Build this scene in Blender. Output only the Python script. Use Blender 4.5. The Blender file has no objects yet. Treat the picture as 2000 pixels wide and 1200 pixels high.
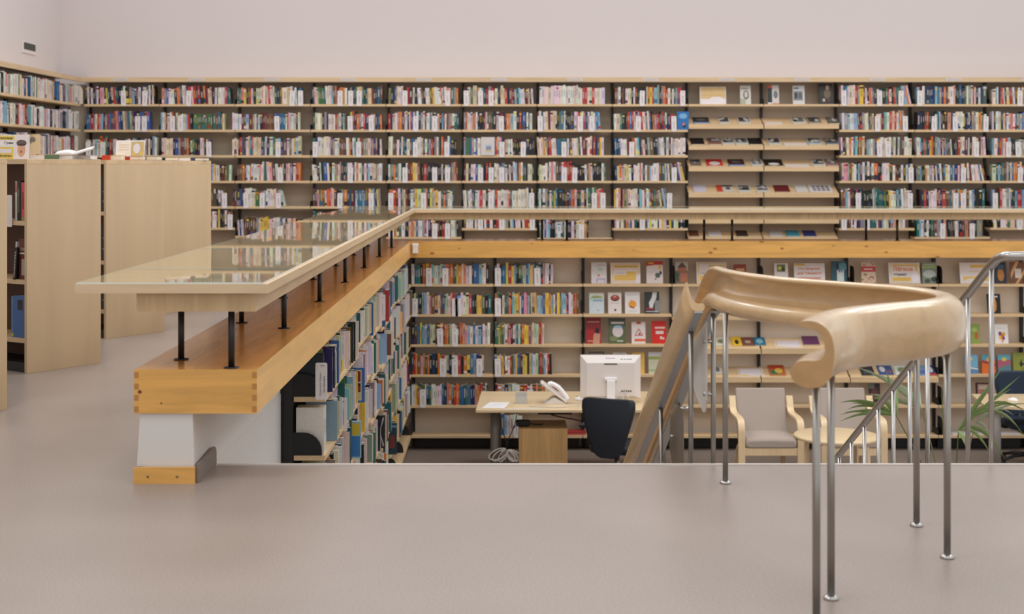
import bpy, math, random
from mathutils import Vector, Matrix
random.seed(7)
PI = math.pi
COL = bpy.context.scene.collection
# ------------------------------------------------------------ camera model
F = 2778.0; CX = 980.0; CY = 322.0; CAMZ = 1.3
def PX(x, D): return (x - CX) * D / F
def PZ(y, D): return CAMZ - (y - CY) * D / F
def to_px(X, D, Z): return CX + F * X / D, CY + F * (CAMZ - Z) / D
def lin(c):
    return tuple((v/255/12.92 if v/255 <= .04045 else ((v/255+.055)/1.055)**2.4) for v in c)
# ------------------------------------------------------------ materials
def new_mat(name):
    m = bpy.data.materials.new(name); m.use_nodes = True
    nt = m.node_tree; b = nt.nodes['Principled BSDF']
    return m, nt, b
def N(nt, t, **kw):
    n = nt.nodes.new(t)
    for k, v in kw.items(): setattr(n, k, v)
    return n
def plain(name, rgb, rough=.5, metal=0, noise=.06, scale=30, coat=0, spec=.5):
    m, nt, b = new_mat(name)
    c = lin(rgb)
    tc = N(nt, 'ShaderNodeTexCoord'); no = N(nt, 'ShaderNodeTexNoise'); no.inputs['Scale'].default_value = scale
    nt.links.new(tc.outputs['Object'], no.inputs['Vector'])
    mr = N(nt, 'ShaderNodeMapRange'); mr.inputs[3].default_value = 1 - noise; mr.inputs[4].default_value = 1 + noise
    nt.links.new(no.outputs['Fac'], mr.inputs[0])
    mx = N(nt, 'ShaderNodeVectorMath', operation='SCALE'); mx.inputs[0].default_value = c
    nt.links.new(mr.outputs[0], mx.inputs['Scale']); nt.links.new(mx.outputs[0], b.inputs['Base Color'])
    b.inputs['Roughness'].default_value = rough; b.inputs['Metallic'].default_value = metal
    b.inputs['Coat Weight'].default_value = coat; b.inputs['Specular IOR Level'].default_value = spec
    return m
def wood(name, rgb, axis='X', rough=.4, contrast=.12, dark=None, scale=1.0, knots=False, coat=0, attr=False):
    m, nt, b = new_mat(name)
    tc = N(nt, 'ShaderNodeTexCoord'); mp = N(nt, 'ShaderNodeMapping')
    s = [9*scale]*3; s['XYZ'.index(axis)] = .8*scale
    mp.inputs['Scale'].default_value = s
    nt.links.new(tc.outputs['Object'], mp.inputs['Vector'])
    no = N(nt, 'ShaderNodeTexNoise'); no.inputs['Scale'].default_value = 1.6; no.inputs['Detail'].default_value = 5
    no.inputs['Distortion'].default_value = 1.2
    nt.links.new(mp.outputs[0], no.inputs['Vector'])
    c = lin(rgb); d = lin(dark) if dark else tuple(v*(1-contrast*2.2) for v in c)
    ra = N(nt, 'ShaderNodeValToRGB'); e = ra.color_ramp.elements
    e[0].position = .3; e[0].color = (*d, 1); e[1].position = .62; e[1].color = (*[min(1, v*(1+contrast*.5)) for v in c], 1)
    nt.links.new(no.outputs['Fac'], ra.inputs[0])
    out = ra.outputs[0]
    if knots:
        mp2 = N(nt, 'ShaderNodeMapping'); s2 = [9]*3; s2['XYZ'.index(axis)] = 4.5; mp2.inputs['Scale'].default_value = s2
        nt.links.new(tc.outputs['Object'], mp2.inputs['Vector'])
        vo = N(nt, 'ShaderNodeTexVoronoi'); vo.inputs['Scale'].default_value = 1
        nt.links.new(mp2.outputs[0], vo.inputs['Vector'])
        mr = N(nt, 'ShaderNodeMapRange'); mr.inputs[1].default_value = .07; mr.inputs[2].default_value = .15
        mr.inputs[3].default_value = .85; mr.inputs[4].default_value = 0
        nt.links.new(vo.outputs['Distance'], mr.inputs[0])
        mx = N(nt, 'ShaderNodeMixRGB'); mx.inputs[2].default_value = (*lin((130, 74, 26)), 1)
        nt.links.new(mr.outputs[0], mx.inputs[0]); nt.links.new(out, mx.inputs[1]); out = mx.outputs[0]
    if attr:
        at = N(nt, 'ShaderNodeAttribute', attribute_name='Col')
        mx = N(nt, 'ShaderNodeMixRGB', blend_type='MULTIPLY'); mx.inputs[0].default_value = 1
        nt.links.new(out, mx.inputs[1]); nt.links.new(at.outputs['Color'], mx.inputs[2]); out = mx.outputs[0]
    nt.links.new(out, b.inputs['Base Color'])
    b.inputs['Roughness'].default_value = rough; b.inputs['Coat Weight'].default_value = coat; b.inputs['Coat Roughness'].default_value = .15
    return m
def attr_mat(name, rough=.45, spec=.4):
    m, nt, b = new_mat(name)
    at = N(nt, 'ShaderNodeAttribute', attribute_name='Col')
    tc = N(nt, 'ShaderNodeTexCoord'); no = N(nt, 'ShaderNodeTexNoise'); no.inputs['Scale'].default_value = 40
    nt.links.new(tc.outputs['Object'], no.inputs['Vector'])
    mr = N(nt, 'ShaderNodeMapRange'); mr.inputs[3].default_value = .9; mr.inputs[4].default_value = 1.1
    nt.links.new(no.outputs['Fac'], mr.inputs[0])
    mx = N(nt, 'ShaderNodeVectorMath', operation='SCALE')
    nt.links.new(at.outputs['Color'], mx.inputs[0]); nt.links.new(mr.outputs[0], mx.inputs['Scale'])
    nt.links.new(mx.outputs[0], b.inputs['Base Color'])
    b.inputs['Roughness'].default_value = rough; b.inputs['Specular IOR Level'].default_value = spec
    return m
def glass_mat(name, tint=(232, 240, 236), rough=.01, ior=1.6, gain=1.0):
    m, nt, b = new_mat(name); nt.nodes.remove(b)
    tr = N(nt, 'ShaderNodeBsdfTransparent'); tr.inputs[0].default_value = (*lin(tint), 1)
    gl = N(nt, 'ShaderNodeBsdfGlossy'); gl.inputs['Roughness'].default_value = rough; gl.inputs[0].default_value = (.95, .97, .96, 1)
    fr = N(nt, 'ShaderNodeFresnel'); fr.inputs['IOR'].default_value = ior
    mu = N(nt, 'ShaderNodeMath', operation='MULTIPLY'); mu.inputs[1].default_value = gain; mu.use_clamp = True
    ge = N(nt, 'ShaderNodeNewGeometry'); nb = N(nt, 'ShaderNodeMath', operation='SUBTRACT'); nb.inputs[0].default_value = 1
    nt.links.new(ge.outputs['Backfacing'], nb.inputs[1]); m2 = N(nt, 'ShaderNodeMath', operation='MULTIPLY')
    mx = N(nt, 'ShaderNodeMixShader')
    nt.links.new(fr.outputs[0], mu.inputs[0]); nt.links.new(mu.outputs[0], m2.inputs[0]); nt.links.new(nb.outputs[0], m2.inputs[1]); nt.links.new(m2.outputs[0], mx.inputs[0])
    nt.links.new(tr.outputs[0], mx.inputs[1]); nt.links.new(gl.outputs[0], mx.inputs[2])
    nt.links.new(mx.outputs[0], nt.nodes['Material Output'].inputs[0])
    return m
def floor_mat(name, rgb, rough, spk=.16, coat=0):
    m, nt, b = new_mat(name); c = lin(rgb)
    tc = N(nt, 'ShaderNodeTexCoord')
    n1 = N(nt, 'ShaderNodeTexNoise'); n1.inputs['Scale'].default_value = 130; n1.inputs['Detail'].default_value = 4
    n2 = N(nt, 'ShaderNodeTexNoise'); n2.inputs['Scale'].default_value = 1.1; n2.inputs['Detail'].default_value = 5
    nt.links.new(tc.outputs['Object'], n1.inputs['Vector']); nt.links.new(tc.outputs['Object'], n2.inputs['Vector'])
    m1 = N(nt, 'ShaderNodeMapRange'); m1.inputs[1].default_value = .3; m1.inputs[2].default_value = .7; m1.inputs[3].default_value = 1-spk; m1.inputs[4].default_value = 1+spk
    m2 = N(nt, 'ShaderNodeMapRange'); m2.inputs[1].default_value = .3; m2.inputs[2].default_value = .7; m2.inputs[3].default_value = .94; m2.inputs[4].default_value = 1.06
    nt.links.new(n1.outputs['Fac'], m1.inputs[0]); nt.links.new(n2.outputs['Fac'], m2.inputs[0])
    mu = N(nt, 'ShaderNodeMath', operation='MULTIPLY'); nt.links.new(m1.outputs[0], mu.inputs[0]); nt.links.new(m2.outputs[0], mu.inputs[1])
    sc = N(nt, 'ShaderNodeVectorMath', operation='SCALE'); sc.inputs[0].default_value = c
    nt.links.new(mu.outputs[0], sc.inputs['Scale']); nt.links.new(sc.outputs[0], b.inputs['Base Color'])
    m3 = N(nt, 'ShaderNodeMapRange'); m3.inputs[3].default_value = rough-.06; m3.inputs[4].default_value = rough+.06
    nt.links.new(n2.outputs['Fac'], m3.inputs[0]); nt.links.new(m3.outputs[0], b.inputs['Roughness'])
    b.inputs['Coat Weight'].default_value = coat
    return m
M = {}
M['wall'] = plain('plaster_white', (212, 203, 202), .9, noise=.012, scale=2)
M['wall_low'] = plain('plaster_parapet', (216, 212, 208), .8, noise=.015, scale=3)
M['back'] = plain('shelf_back_shaded_beige', (186, 171, 153), .8, noise=.03, scale=4)  # upper shelf backs: shading above the books painted in as darker beige
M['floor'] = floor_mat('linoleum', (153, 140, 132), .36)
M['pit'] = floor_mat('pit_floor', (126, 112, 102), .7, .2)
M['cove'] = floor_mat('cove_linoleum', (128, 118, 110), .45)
M['nosing'] = plain('nosing_strip', (214, 206, 200), .35)
M['birchX'] = wood('birch_x', (212, 183, 144), 'X', .42, .07)
M['birchY'] = wood('birch_y', (212, 183, 144), 'Y', .42, .07)
M['birchZ'] = wood('birch_panel', (206, 180, 144), 'Z', .42, .035, scale=.35)
M['shelf'] = wood('shelf_birch', (218, 188, 146), 'X', .45, .07)
M['edge'] = wood('counter_edge', (216, 190, 154), 'X', .4, .06)
M['edgeY'] = wood('counter_edge_y', (216, 190, 154), 'Y', .4, .06)
M['apron'] = wood('counter_apron', (196, 166, 124), 'Z', .45, .08)
M['pineX'] = wood('pine_front', (222, 168, 88), 'X', .38, .09, knots=True, coat=.2)
M['pineY'] = wood('pine_side', (240, 192, 122), 'Y', .38, .07, coat=.2)
M['pineT'] = wood('pine_top', (214, 150, 80), 'Y', .24, .12, coat=.3, scale=.8)
M['pineTX'] = wood('pine_top_x', (226, 160, 88), 'X', .26, .16, coat=.3)
M['dove'] = plain('finger_joint', (182, 126, 62), .45)
M['knot'] = plain('knot_brown', (120, 70, 30), .5)
M['black'] = plain('black_steel', (24, 23, 23), .45)
M['blackm'] = plain('black_plate', (20, 19, 19), .6)
M['chrome'] = plain('polished_steel', (160, 156, 150), .34, 1, noise=.02)
M['chromeb'] = plain('bright_steel', (184, 181, 178), .24, 1, noise=.02)
M['steel'] = plain('brushed_bar', (168, 168, 168), .45, .6, noise=.04)
M['screw'] = plain('screw_metal', (150, 130, 100), .35, 1)
M['railwood'] = wood('rail_birch', (214, 182, 138), 'Y', .26, .05, scale=1.0, coat=.45, attr=True)
M['col'] = attr_mat('printed_cover', .4)
M['paper'] = attr_mat('paper_card', .7)
M['pagesw'] = plain('white_page_block', (228, 222, 216), .8, noise=.05, scale=120)
M['pages'] = plain('page_block', (226, 214, 190), .8, noise=.08, scale=120)
M['glass'] = glass_mat('table_glass', (246, 246, 243), .02, 1.55, .98)
M['gedge'] = plain('glass_edge', (206, 216, 212), .25, noise=.01)
M['case_shade'] = plain('case_inside_shadow', (84, 56, 38), .6)  # deep shadow inside the bookcases, put into the divider colour
M['backlo'] = plain('lower_back_lit_beige', (232, 217, 198), .8, noise=.03, scale=4)  # same beige backs lower down, painted lighter to carry their brighter light
M['acryl'] = glass_mat('acrylic', (205, 208, 208), .2, 1.45, 1.0)
_nt = M['acryl'].node_tree; _d = N(_nt, 'ShaderNodeBsdfDiffuse'); _d.inputs[0].default_value = (.78, .76, .73, 1)
_mx = N(_nt, 'ShaderNodeMixShader'); _mx.inputs[0].default_value = .55; _out = _nt.nodes['Material Output']
_nt.links.new(_out.inputs[0].links[0].from_socket, _mx.inputs[1]); _nt.links.new(_d.outputs[0], _mx.inputs[2]); _nt.links.new(_mx.outputs[0], _out.inputs[0])
M['fabric'] = plain('grey_fabric', (172, 158, 148), .9, noise=.05, scale=250)
M['bentw'] = wood('bent_birch', (228, 202, 162), 'Z', .38, .05)
M['tabletop'] = wood('laminate_birch', (218, 194, 156), 'X', .38, .05)
M['oak'] = wood('oak_veneer', (190, 150, 98), 'Z', .45, .1)
M['chairblue'] = plain('navy_upholstery', (22, 29, 40), .62, noise=.08, scale=300)
M['chairblue2'] = plain('slate_upholstery', (42, 58, 78), .75, noise=.08, scale=300)
M['plastic'] = plain('white_plastic', (224, 216, 212), .35, noise=.01)
M['plastic2'] = plain('bright_white_plastic', (240, 238, 240), .3, noise=.01)
M['dark'] = plain('dark_plastic', (30, 29, 29), .5)
M['grey'] = plain('grey_paint', (128, 122, 116), .45)
M['cable'] = plain('white_cable', (205, 198, 188), .5)
M['leaf'] = plain('palm_leaf', (116, 138, 82), .5, noise=.3, scale=14)
M['leaf2'] = plain('palm_leaf_pale', (158, 170, 140), .5, noise=.2, scale=14)
M['stem'] = plain('palm_stem', (96, 104, 58), .6)
M['pot'] = plain('clay_pot', (150, 98, 70), .8)
M['soil'] = plain('potting_soil', (58, 44, 34), .95, noise=.3, scale=80)
M['inkd'] = plain('dark_ink', (60, 58, 62), .7)
M['inko'] = plain('orange_ink', (222, 120, 62), .7)
M['inkw'] = plain('white_ink', (236, 232, 226), .7)
M['inkg'] = plain('gold_ink', (190, 160, 70), .6)
M['ventd'] = plain('vent_dark', (70, 70, 66), .7)
# ------------------------------------------------------------ mesh builder
WHITE = (1, 1, 1)
class MB:
    def __init__(s): s.v = []; s.f = []; s.c = []; s.m = []; s.sm = []
    def face(s, idx, col=WHITE, mat=0, smooth=False):
        s.f.append(tuple(idx)); s.c.append(col); s.m.append(mat); s.sm.append(smooth)
    def poly(s, pts, col=WHITE, mat=0):
        b = len(s.v); s.v += [tuple(p) for p in pts]; s.face(range(b, b+len(pts)), col, mat)
    def box(s, x0, y0, z0, x1, y1, z1, col=WHITE, mat=0, T=None):
        b = len(s.v)
        p = [(x0,y0,z0),(x1,y0,z0),(x1,y1,z0),(x0,y1,z0),(x0,y0,z1),(x1,y0,z1),(x1,y1,z1),(x0,y1,z1)]
        if T is not None: p = [tuple(T @ Vector(q)) for q in p]
        s.v += p
        for q in ((0,3,2,1),(4,5,6,7),(0,1,5,4),(1,2,6,5),(2,3,7,6),(3,0,4,7)):
            s.face([b+i for i in q], col, mat)
    def prism(s, pts, d, col=WHITE, mat=0, smooth=False):
        """pts: 3D ring; extruded by vector d"""
        d = Vector(d); n = len(pts); b = len(s.v)
        s.v += [tuple(p) for p in pts] + [tuple(Vector(p)+d) for p in pts]
        s.face([b+i for i in range(n)][::-1], col, mat); s.face([b+n+i for i in range(n)], col, mat)
        for i in range(n):
            j = (i+1) % n; s.face((b+i, b+j, b+n+j, b+n+i), col, mat, smooth)
    def ring_loft(s, rings, closed=True, cap=True, col=WHITE, mat=0, smooth=True, cols=None, capcol=None):
        b = len(s.v); n = len(rings[0])
        for r in rings: s.v += [tuple(p) for p in r]
        for k in range(len(rings)-1):
            cc = cols[k] if cols else col
            for i in range(n if closed else n-1):
                j = (i+1) % n
                s.face((b+k*n+i, b+k*n+j, b+(k+1)*n+j, b+(k+1)*n+i), cc, mat, smooth)
        if cap:
            s.face([b+i for i in range(n)][::-1], capcol or (cols[0] if cols else col), mat)
            s.face([b+(len(rings)-1)*n+i for i in range(n)], cols[-1] if cols else col, mat)
    def tube(s, pts, r, n=10, col=WHITE, mat=0, r2=None):
        pts = [Vector(p) for p in pts]; rings = []
        t0 = (pts[1]-pts[0]).normalized()
        a = t0.orthogonal().normalized()
        for i, p in enumerate(pts):
            t = (pts[min(i+1, len(pts)-1)] - pts[max(i-1, 0)]).normalized()
            a = (a - t*a.dot(t)).normalized(); bb = t.cross(a)
            rr = r if r2 is None else r + (r2-r)*i/(len(pts)-1)
            rings.append([p + (a*math.cos(2*PI*k/n) + bb*math.sin(2*PI*k/n))*rr for k in range(n)])
        s.ring_loft(rings, col=col, mat=mat)
    def cyl(s, x, y, z0, z1, r, n=20, col=WHITE, mat=0, r1=None):
        r1 = r if r1 is None else r1
        s.ring_loft([[(x+rr*math.cos(2*PI*k/n), y+rr*math.sin(2*PI*k/n), z) for k in range(n)] for z, rr in ((z0, r), (z1, r1))], col=col, mat=mat)
    def lathe(s, x, y, prof, n=24, col=WHITE, mat=0):
        s.ring_loft([[(x+r*math.cos(2*PI*k/n), y+r*math.sin(2*PI*k/n), z) for k in range(n)] for r, z in prof], col=col, mat=mat)
    def mesh(s, name, mats):
        me = bpy.data.meshes.new(name); me.from_pydata(s.v, [], s.f)
        for m in mats: me.materials.append(M[m] if isinstance(m, str) else m)
        me.polygons.foreach_set('material_index', s.m); me.polygons.foreach_set('use_smooth', s.sm)
        at = me.color_attributes.new('Col', 'FLOAT_COLOR', 'CORNER')
        buf = []
        for f, c in zip(s.f, s.c): buf += [c[0], c[1], c[2], 1.0]*len(f)
        at.data.foreach_set('color', buf)
        me.update(); return me
    def build(s, name, mats, parent=None, loc=None, rot=None, bevel=0, matrix=None):
        if isinstance(mats, str): mats = [mats]
        o = bpy.data.objects.new(name, s.mesh(name, mats)); COL.objects.link(o)
        if parent is not None: o.parent = parent
        if matrix is not None: o.matrix_basis = matrix
        if loc is not None: o.location = loc
        if rot is not None: o.rotation_euler = rot
        if bevel:
            b = o.modifiers.new('bevel', 'BEVEL'); b.width = bevel; b.segments = 2; b.limit_method = 'ANGLE'; b.angle_limit = math.radians(40)
        return o
def tag(o, label, cat, group=None, kind=None):
    o['label'] = label; o['category'] = cat
    if group: o['group'] = group
    if kind: o['kind'] = kind
    return o
def empty(name, loc=(0, 0, 0), rz=0):
    o = bpy.data.objects.new(name, None); COL.objects.link(o); o.location = loc; o.rotation_euler = (0, 0, rz)
    o.empty_display_size = .1; return o
def part(name, me, parent, matrix=None):
    o = bpy.data.objects.new(name, me); COL.objects.link(o); o.parent = parent
    if matrix is not None: o.matrix_basis = matrix
    return o
def struct(name, mb, mats, label, cat):
    o = mb.build(name, mats); return tag(o, label, cat, kind='structure')
ORD = ['zeroth','first','second','third','fourth','fifth','sixth','seventh','eighth','ninth','tenth','eleventh','twelfth','thirteenth','fourteenth','fifteenth','sixteenth','seventeenth','eighteenth','nineteenth']
TENS = ['', '', 'twenty', 'thirty', 'forty', 'fifty', 'sixty', 'seventy', 'eighty']
def ordw(n):
    if n < 20: return ORD[n]
    t, u = divmod(n, 10)
    return (TENS[t] + '-' + ORD[u]) if u else {2:'twentieth',3:'thirtieth',4:'fortieth',5:'fiftieth',6:'sixtieth',7:'seventieth'}[t]
def text_mesh(s, size, width=None, bold=False):
    cu = bpy.data.curves.new('lettering', 'FONT'); cu.body = s; cu.size = size; cu.align_x = 'CENTER'; cu.align_y = 'CENTER'
    cu.resolution_u = 2
    if bold: cu.offset = size*.02
    o = bpy.data.objects.new('lettering', cu); COL.objects.link(o)
    dg = bpy.context.evaluated_depsgraph_get(); dg.update()
    me = bpy.data.meshes.new_from_object(o.evaluated_get(dg))
    bpy.data.objects.remove(o); bpy.data.curves.remove(cu)
    if width and len(me.vertices):
        xs = [v.co.x for v in me.vertices]; w = max(xs)-min(xs)
        if w > 1e-5:
            k = width/w
            for v in me.vertices: v.co.x *= k
    return me
def lettering(s, size, mat, parent, matrix, width=None, bold=False):
    me = text_mesh(s, size, width, bold); me.materials.clear(); me.materials.append(M[mat])
    return part('lettering', me, parent, matrix)
FACE = Matrix.Rotation(PI/2, 4, 'X')     # text plane XY -> XZ, facing -Y

# ============================================================ THE SHELL
DF = 5.81; DE = 6.146; DB = 15.56; DL = 15.69; DU = 18.46; YW = 18.76
XP = -1.25; XB = -1.0; ZPIT = -1.86; XL = -5.45; XW = -5.8; XR = 9.0
YLW = 15.96
mb = MB()
mb.box(XW-.2, -2, -.12, XR, DE, 0); mb.box(XW-.2, DE, -.12, XP-.01, YW+.2, 0); mb.box(XP-.01, YLW+.02, -.12, XR, YW+.2, 0)
struct('floor', mb, 'floor', 'grey-brown speckled linoleum floor of the upper level', 'floor')
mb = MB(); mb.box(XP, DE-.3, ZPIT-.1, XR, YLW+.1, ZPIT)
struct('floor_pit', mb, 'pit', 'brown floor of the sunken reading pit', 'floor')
mb = MB(); mb.box(XW-.25, YW, -.1, XR, YW+.2, 4.6)
struct('wall_back', mb, 'wall', 'tall plain white back wall above the upper shelving', 'wall')
mb = MB(); mb.box(XW-.2, -2, -.1, XW, YW, 4.6)
struct('wall_left', mb, 'wall', 'white left side wall above the left shelving', 'wall')
mb = MB(); mb.box(XP, YLW, ZPIT, XR, YLW+.12, -.12); mb.box(XP, YLW, -.12, XR, YLW+.015, .282)
struct('wall_pit_back', mb, 'back', 'beige wall behind the lower shelving under the beam', 'wall')
# parapet wall with tapered pier end
mb = MB()
mb.prism([(-1.497, DF+.01, 0), (XP-.005, DF+.01, 0), (-1.265, DF+.01, .2822), (-1.48, DF+.01, .2822)], (0, YLW-DF, 0))
mb.box(XP-.2, DE+.005, ZPIT, XP-.002, YLW, -.0)
struct('wall_parapet', mb, 'wall_low', 'low white parapet wall carrying the pine beam', 'wall')
mb = MB(); mb.box(XP, DE-.12, ZPIT, XR, DE-.02, -.12)
struct('wall_pit_front', mb, 'wall_low', 'white riser wall below the edge of the landing', 'wall')
mb = MB(); mb.box(XP+.02, DE-.004, -.13, XR, DE+.014, .006)
o = struct('trim_1', mb, 'nosing', 'thin pale nosing strip along the landing edge', 'trim')
mb = MB(); mb.box(-1.5, DF-.02, 0, XP+.0, DF+.004, .066)
for x in (290, 345): mb.cyl(0, 0, 0, .001, .0001, 6)
o = struct('baseboard_left', mb, 'pineX', 'pine baseboard on the front of the parapet pier', 'baseboard')
for x in (291, 348):
    s = MB(); X = PX(x, DF)
    s.ring_loft([[(X+r*math.cos(2*PI*k/14), y, .03+r*math.sin(2*PI*k/14)) for k in range(14)] for r, y in ((.006, DF-.0195), (.005, DF-.022), (.002, DF-.0235))])
    s.build('screw', 'screw', o)
mb = MB()
ring = [(XP+.002, DF, 0), (XP+.002, DE+.02, 0)] + [(XP+.002, DE-.02+.04*math.cos(a), .045+.04*math.sin(a)) for a in (0, .4, .8, 1.2, PI/2)] + [(XP+.002, DF, .075)]
mb.prism(ring, (.012, 0, 0))
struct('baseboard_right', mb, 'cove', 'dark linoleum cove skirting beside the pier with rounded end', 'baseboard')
# stairs
mb = MB()
for k in range(11):
    z = -.155*(k+1); y = DE+.0+.31*k
    mb.box(.62, y, ZPIT, 2.3, y+.31, z)
struct('stairs', mb, 'floor', 'stair flight descending from the landing edge into the pit', 'stairs')
# top fascia boards
mb = MB(); mb.box(XL-.0, DU-.03, PZ(160.5, DU), XR, DU, PZ(151.5, DU)); mb.box(XL, DU, PZ(154, DU), XR, YW, PZ(151.5, DU))
struct('trim_2', mb, 'birchX', 'long birch fascia board capping the back wall shelving', 'trim')
mb = MB(); mb.box(XL-.03, 12.5, PZ(160.5, DU), XL, DU, PZ(151.5, DU)); mb.box(XW, 12.5, PZ(154, DU), XL-.03, DU, PZ(151.5, DU))
struct('trim_3', mb, 'birchY', 'birch fascia board capping the left wall shelving', 'trim')

# ============================================================ BOOK SYSTEM
PAL = {'w': (218, 208, 204), 'c': (206, 190, 160), 'g': (140, 134, 130), 'k': (32, 30, 32), 'n': (38, 48, 84), 'b': (52, 98, 150),
       'l': (130, 172, 196), 't': (36, 96, 98), 'e': (62, 104, 70), 'm': (164, 186, 164), 'y': (222, 186, 64), 'o': (214, 112, 42),
       'r': (186, 48, 40), 'd': (104, 32, 38), 'p': (216, 150, 156), 'v': (98, 66, 118), 's': (210, 128, 104), 'u': (104, 70, 50), 'a': (112, 110, 62)}
def _des(c, k=.12):
    m = .3*c[0]+.59*c[1]+.11*c[2]; return tuple(v*(1-k)+m*k for v in c)
PAL = {q: _des(c) for q, c in PAL.items()}
CN = {'w': 'white', 'c': 'cream', 'g': 'grey', 'k': 'black', 'n': 'navy', 'b': 'blue', 'l': 'light blue', 't': 'teal', 'e': 'green', 'm': 'pale green',
      'y': 'yellow', 'o': 'orange', 'r': 'red', 'd': 'maroon', 'p': 'pink', 'v': 'violet', 's': 'salmon', 'u': 'brown', 'a': 'olive'}
def jit(c, a=14): return lin(tuple(max(0, min(255, v + random.uniform(-a, a))) for v in c))
PAGE = lin((224, 212, 188))
class Row:
    """frame: origin base point, u along row, inward direction = up x u rotated"""
    def __init__(s, org, u, label, group, p_of=None):
        s.o = Vector(org); s.u = Vector(u).normalized(); s.inn = Vector((0, 0, 1)).cross(s.u); s.label = label; s.group = group; s.n = 0
    def T(s, pos, off, tilt=0):
        m = Matrix((( s.u.x, s.inn.x, 0, 0), (s.u.y, s.inn.y, 0, 0), (0, 0, 1, 0), (0, 0, 0, 1)))
        m.translation = s.o + s.u*pos + s.inn*off
        return m @ Matrix.Rotation(tilt, 4, 'Y')
BOOKS = []; TAGS = []
def spine_spec(code):
    base = jit(PAL[code]); k = random.random()
    light = sum(base) > .9
    ink = jit(PAL[random.choice('knkdbrue')]) if light else jit(PAL[random.choice('wwcyw')])
    mixc = tuple(.45*a+.55*b for a, b in zip(base, ink))
    bands = []      # (z0,z1,full?,color)
    if k < .55: bands.append((random.uniform(.3, .45), random.uniform(.65, .85), False, mixc))
    elif k < .75:
        bands.append((random.uniform(.4, .5), random.uniform(.7, .8), False, mixc)); bands.append((.82, .92, True, jit(PAL[random.choice('rkywbo')])))
    elif k < .9:
        bands.append((.06, random.uniform(.12, .35), True, jit(PAL[random.choice('kwrbyngu')]))); bands.append((.5, .8, False, mixc))
    return base, bands
def spine_faces(mb, t, h, base, bands, y, T):
    zs = 0; segs = []
    for z0, z1, full, c in sorted(bands):
        if z0 > zs: segs.append((zs, z0, None, base))
        segs.append((z0, z1, full, c)); zs = z1
    segs.append((zs, 1, None, base))
    P = lambda x, z: tuple(T @ Vector((x, y, z))) if T is not None else (x, y, z)
    for z0, z1, full, c in segs:
        if full is None or full:
            mb.poly([P(0, z0*h), P(t, z0*h), P(t, z1*h), P(0, z1*h)], c)
        else:
            a, b2 = t*.3, t*.7
            mb.poly([P(0, z0*h), P(a, z0*h), P(a, z1*h), P(0, z1*h)], base)
            mb.poly([P(a, z0*h), P(b2, z0*h), P(b2, z1*h), P(a, z1*h)], c)
            mb.poly([P(b2, z0*h), P(t, z0*h), P(t, z1*h), P(b2, z1*h)], base)
def add_book(row, pos, t, h, d, code, off=0, tilt=0, vis=None):
    row.n += 1
    base, bands = spine_spec(code)
    BOOKS.append(dict(row=row, k=row.n, T=row.T(pos, off, tilt), t=t, h=h, d=d, code=code, base=base, bands=bands, vis=vis, thick=t))
def simple_book(mb, B):
    T, t, h, d = B['T'], B['t'], B['h'], B['d']
    spine_faces(mb, t, h, B['base'], B['bands'], 0, T)
    P = lambda x, y, z: tuple(T @ Vector((x, y, z)))
    mb.poly([P(0,d,0), P(0,0,0), P(0,0,h), P(0,d,h)], B['base']); mb.poly([P(t,0,0), P(t,d,0), P(t,d,h), P(t,0,h)], B['base'])
    e = .003
    mb.poly([P(0,0,h), P(t,0,h), P(t,e,h), P(0,e,h)], B['base']); mb.poly([P(0,e,h), P(t,e,h), P(t,d,h), P(0,d,h)], PAGE)
    mb.poly([P(t,d,0), P(0,d,0), P(0,d,h), P(t,d,h)], PAGE); mb.poly([P(0,d,0), P(t,d,0), P(t,0,0), P(0,0,0)], B['base'])
def full_book(B, label, group):
    t, h, d = B['t'], B['h'], B['d']; c = min(.0022, t*.18)
    mb = MB(); spine_faces(mb, t, h, B['base'], B['bands'], 0, None)
    b = B['base']
    mb.poly([(t,c,0),(t,c,h),(0,c,h),(0,c,0)][::-1], b); mb.poly([(0,0,h),(t,0,h),(t,c,h),(0,c,h)], b); mb.poly([(0,c,0),(t,c,0),(t,0,0),(0,0,0)], b)
    mb.poly([(0,c,0),(0,0,0),(0,0,h),(0,c,h)], b); mb.poly([(t,0,0),(t,c,0),(t,c,h),(t,0,h)], b)
    mb.box(0, c, 0, c, d, h, b); mb.box(t-c, c, 0, t, d, h, b)
    o = mb.build('book', 'col', matrix=B['T']); tag(o, label, 'book', group)
    pg = MB(); pg.box(c, c, .003, t-c, d-.003, h-.004); pg.build('page_block', 'pages', o)
    return o
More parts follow.
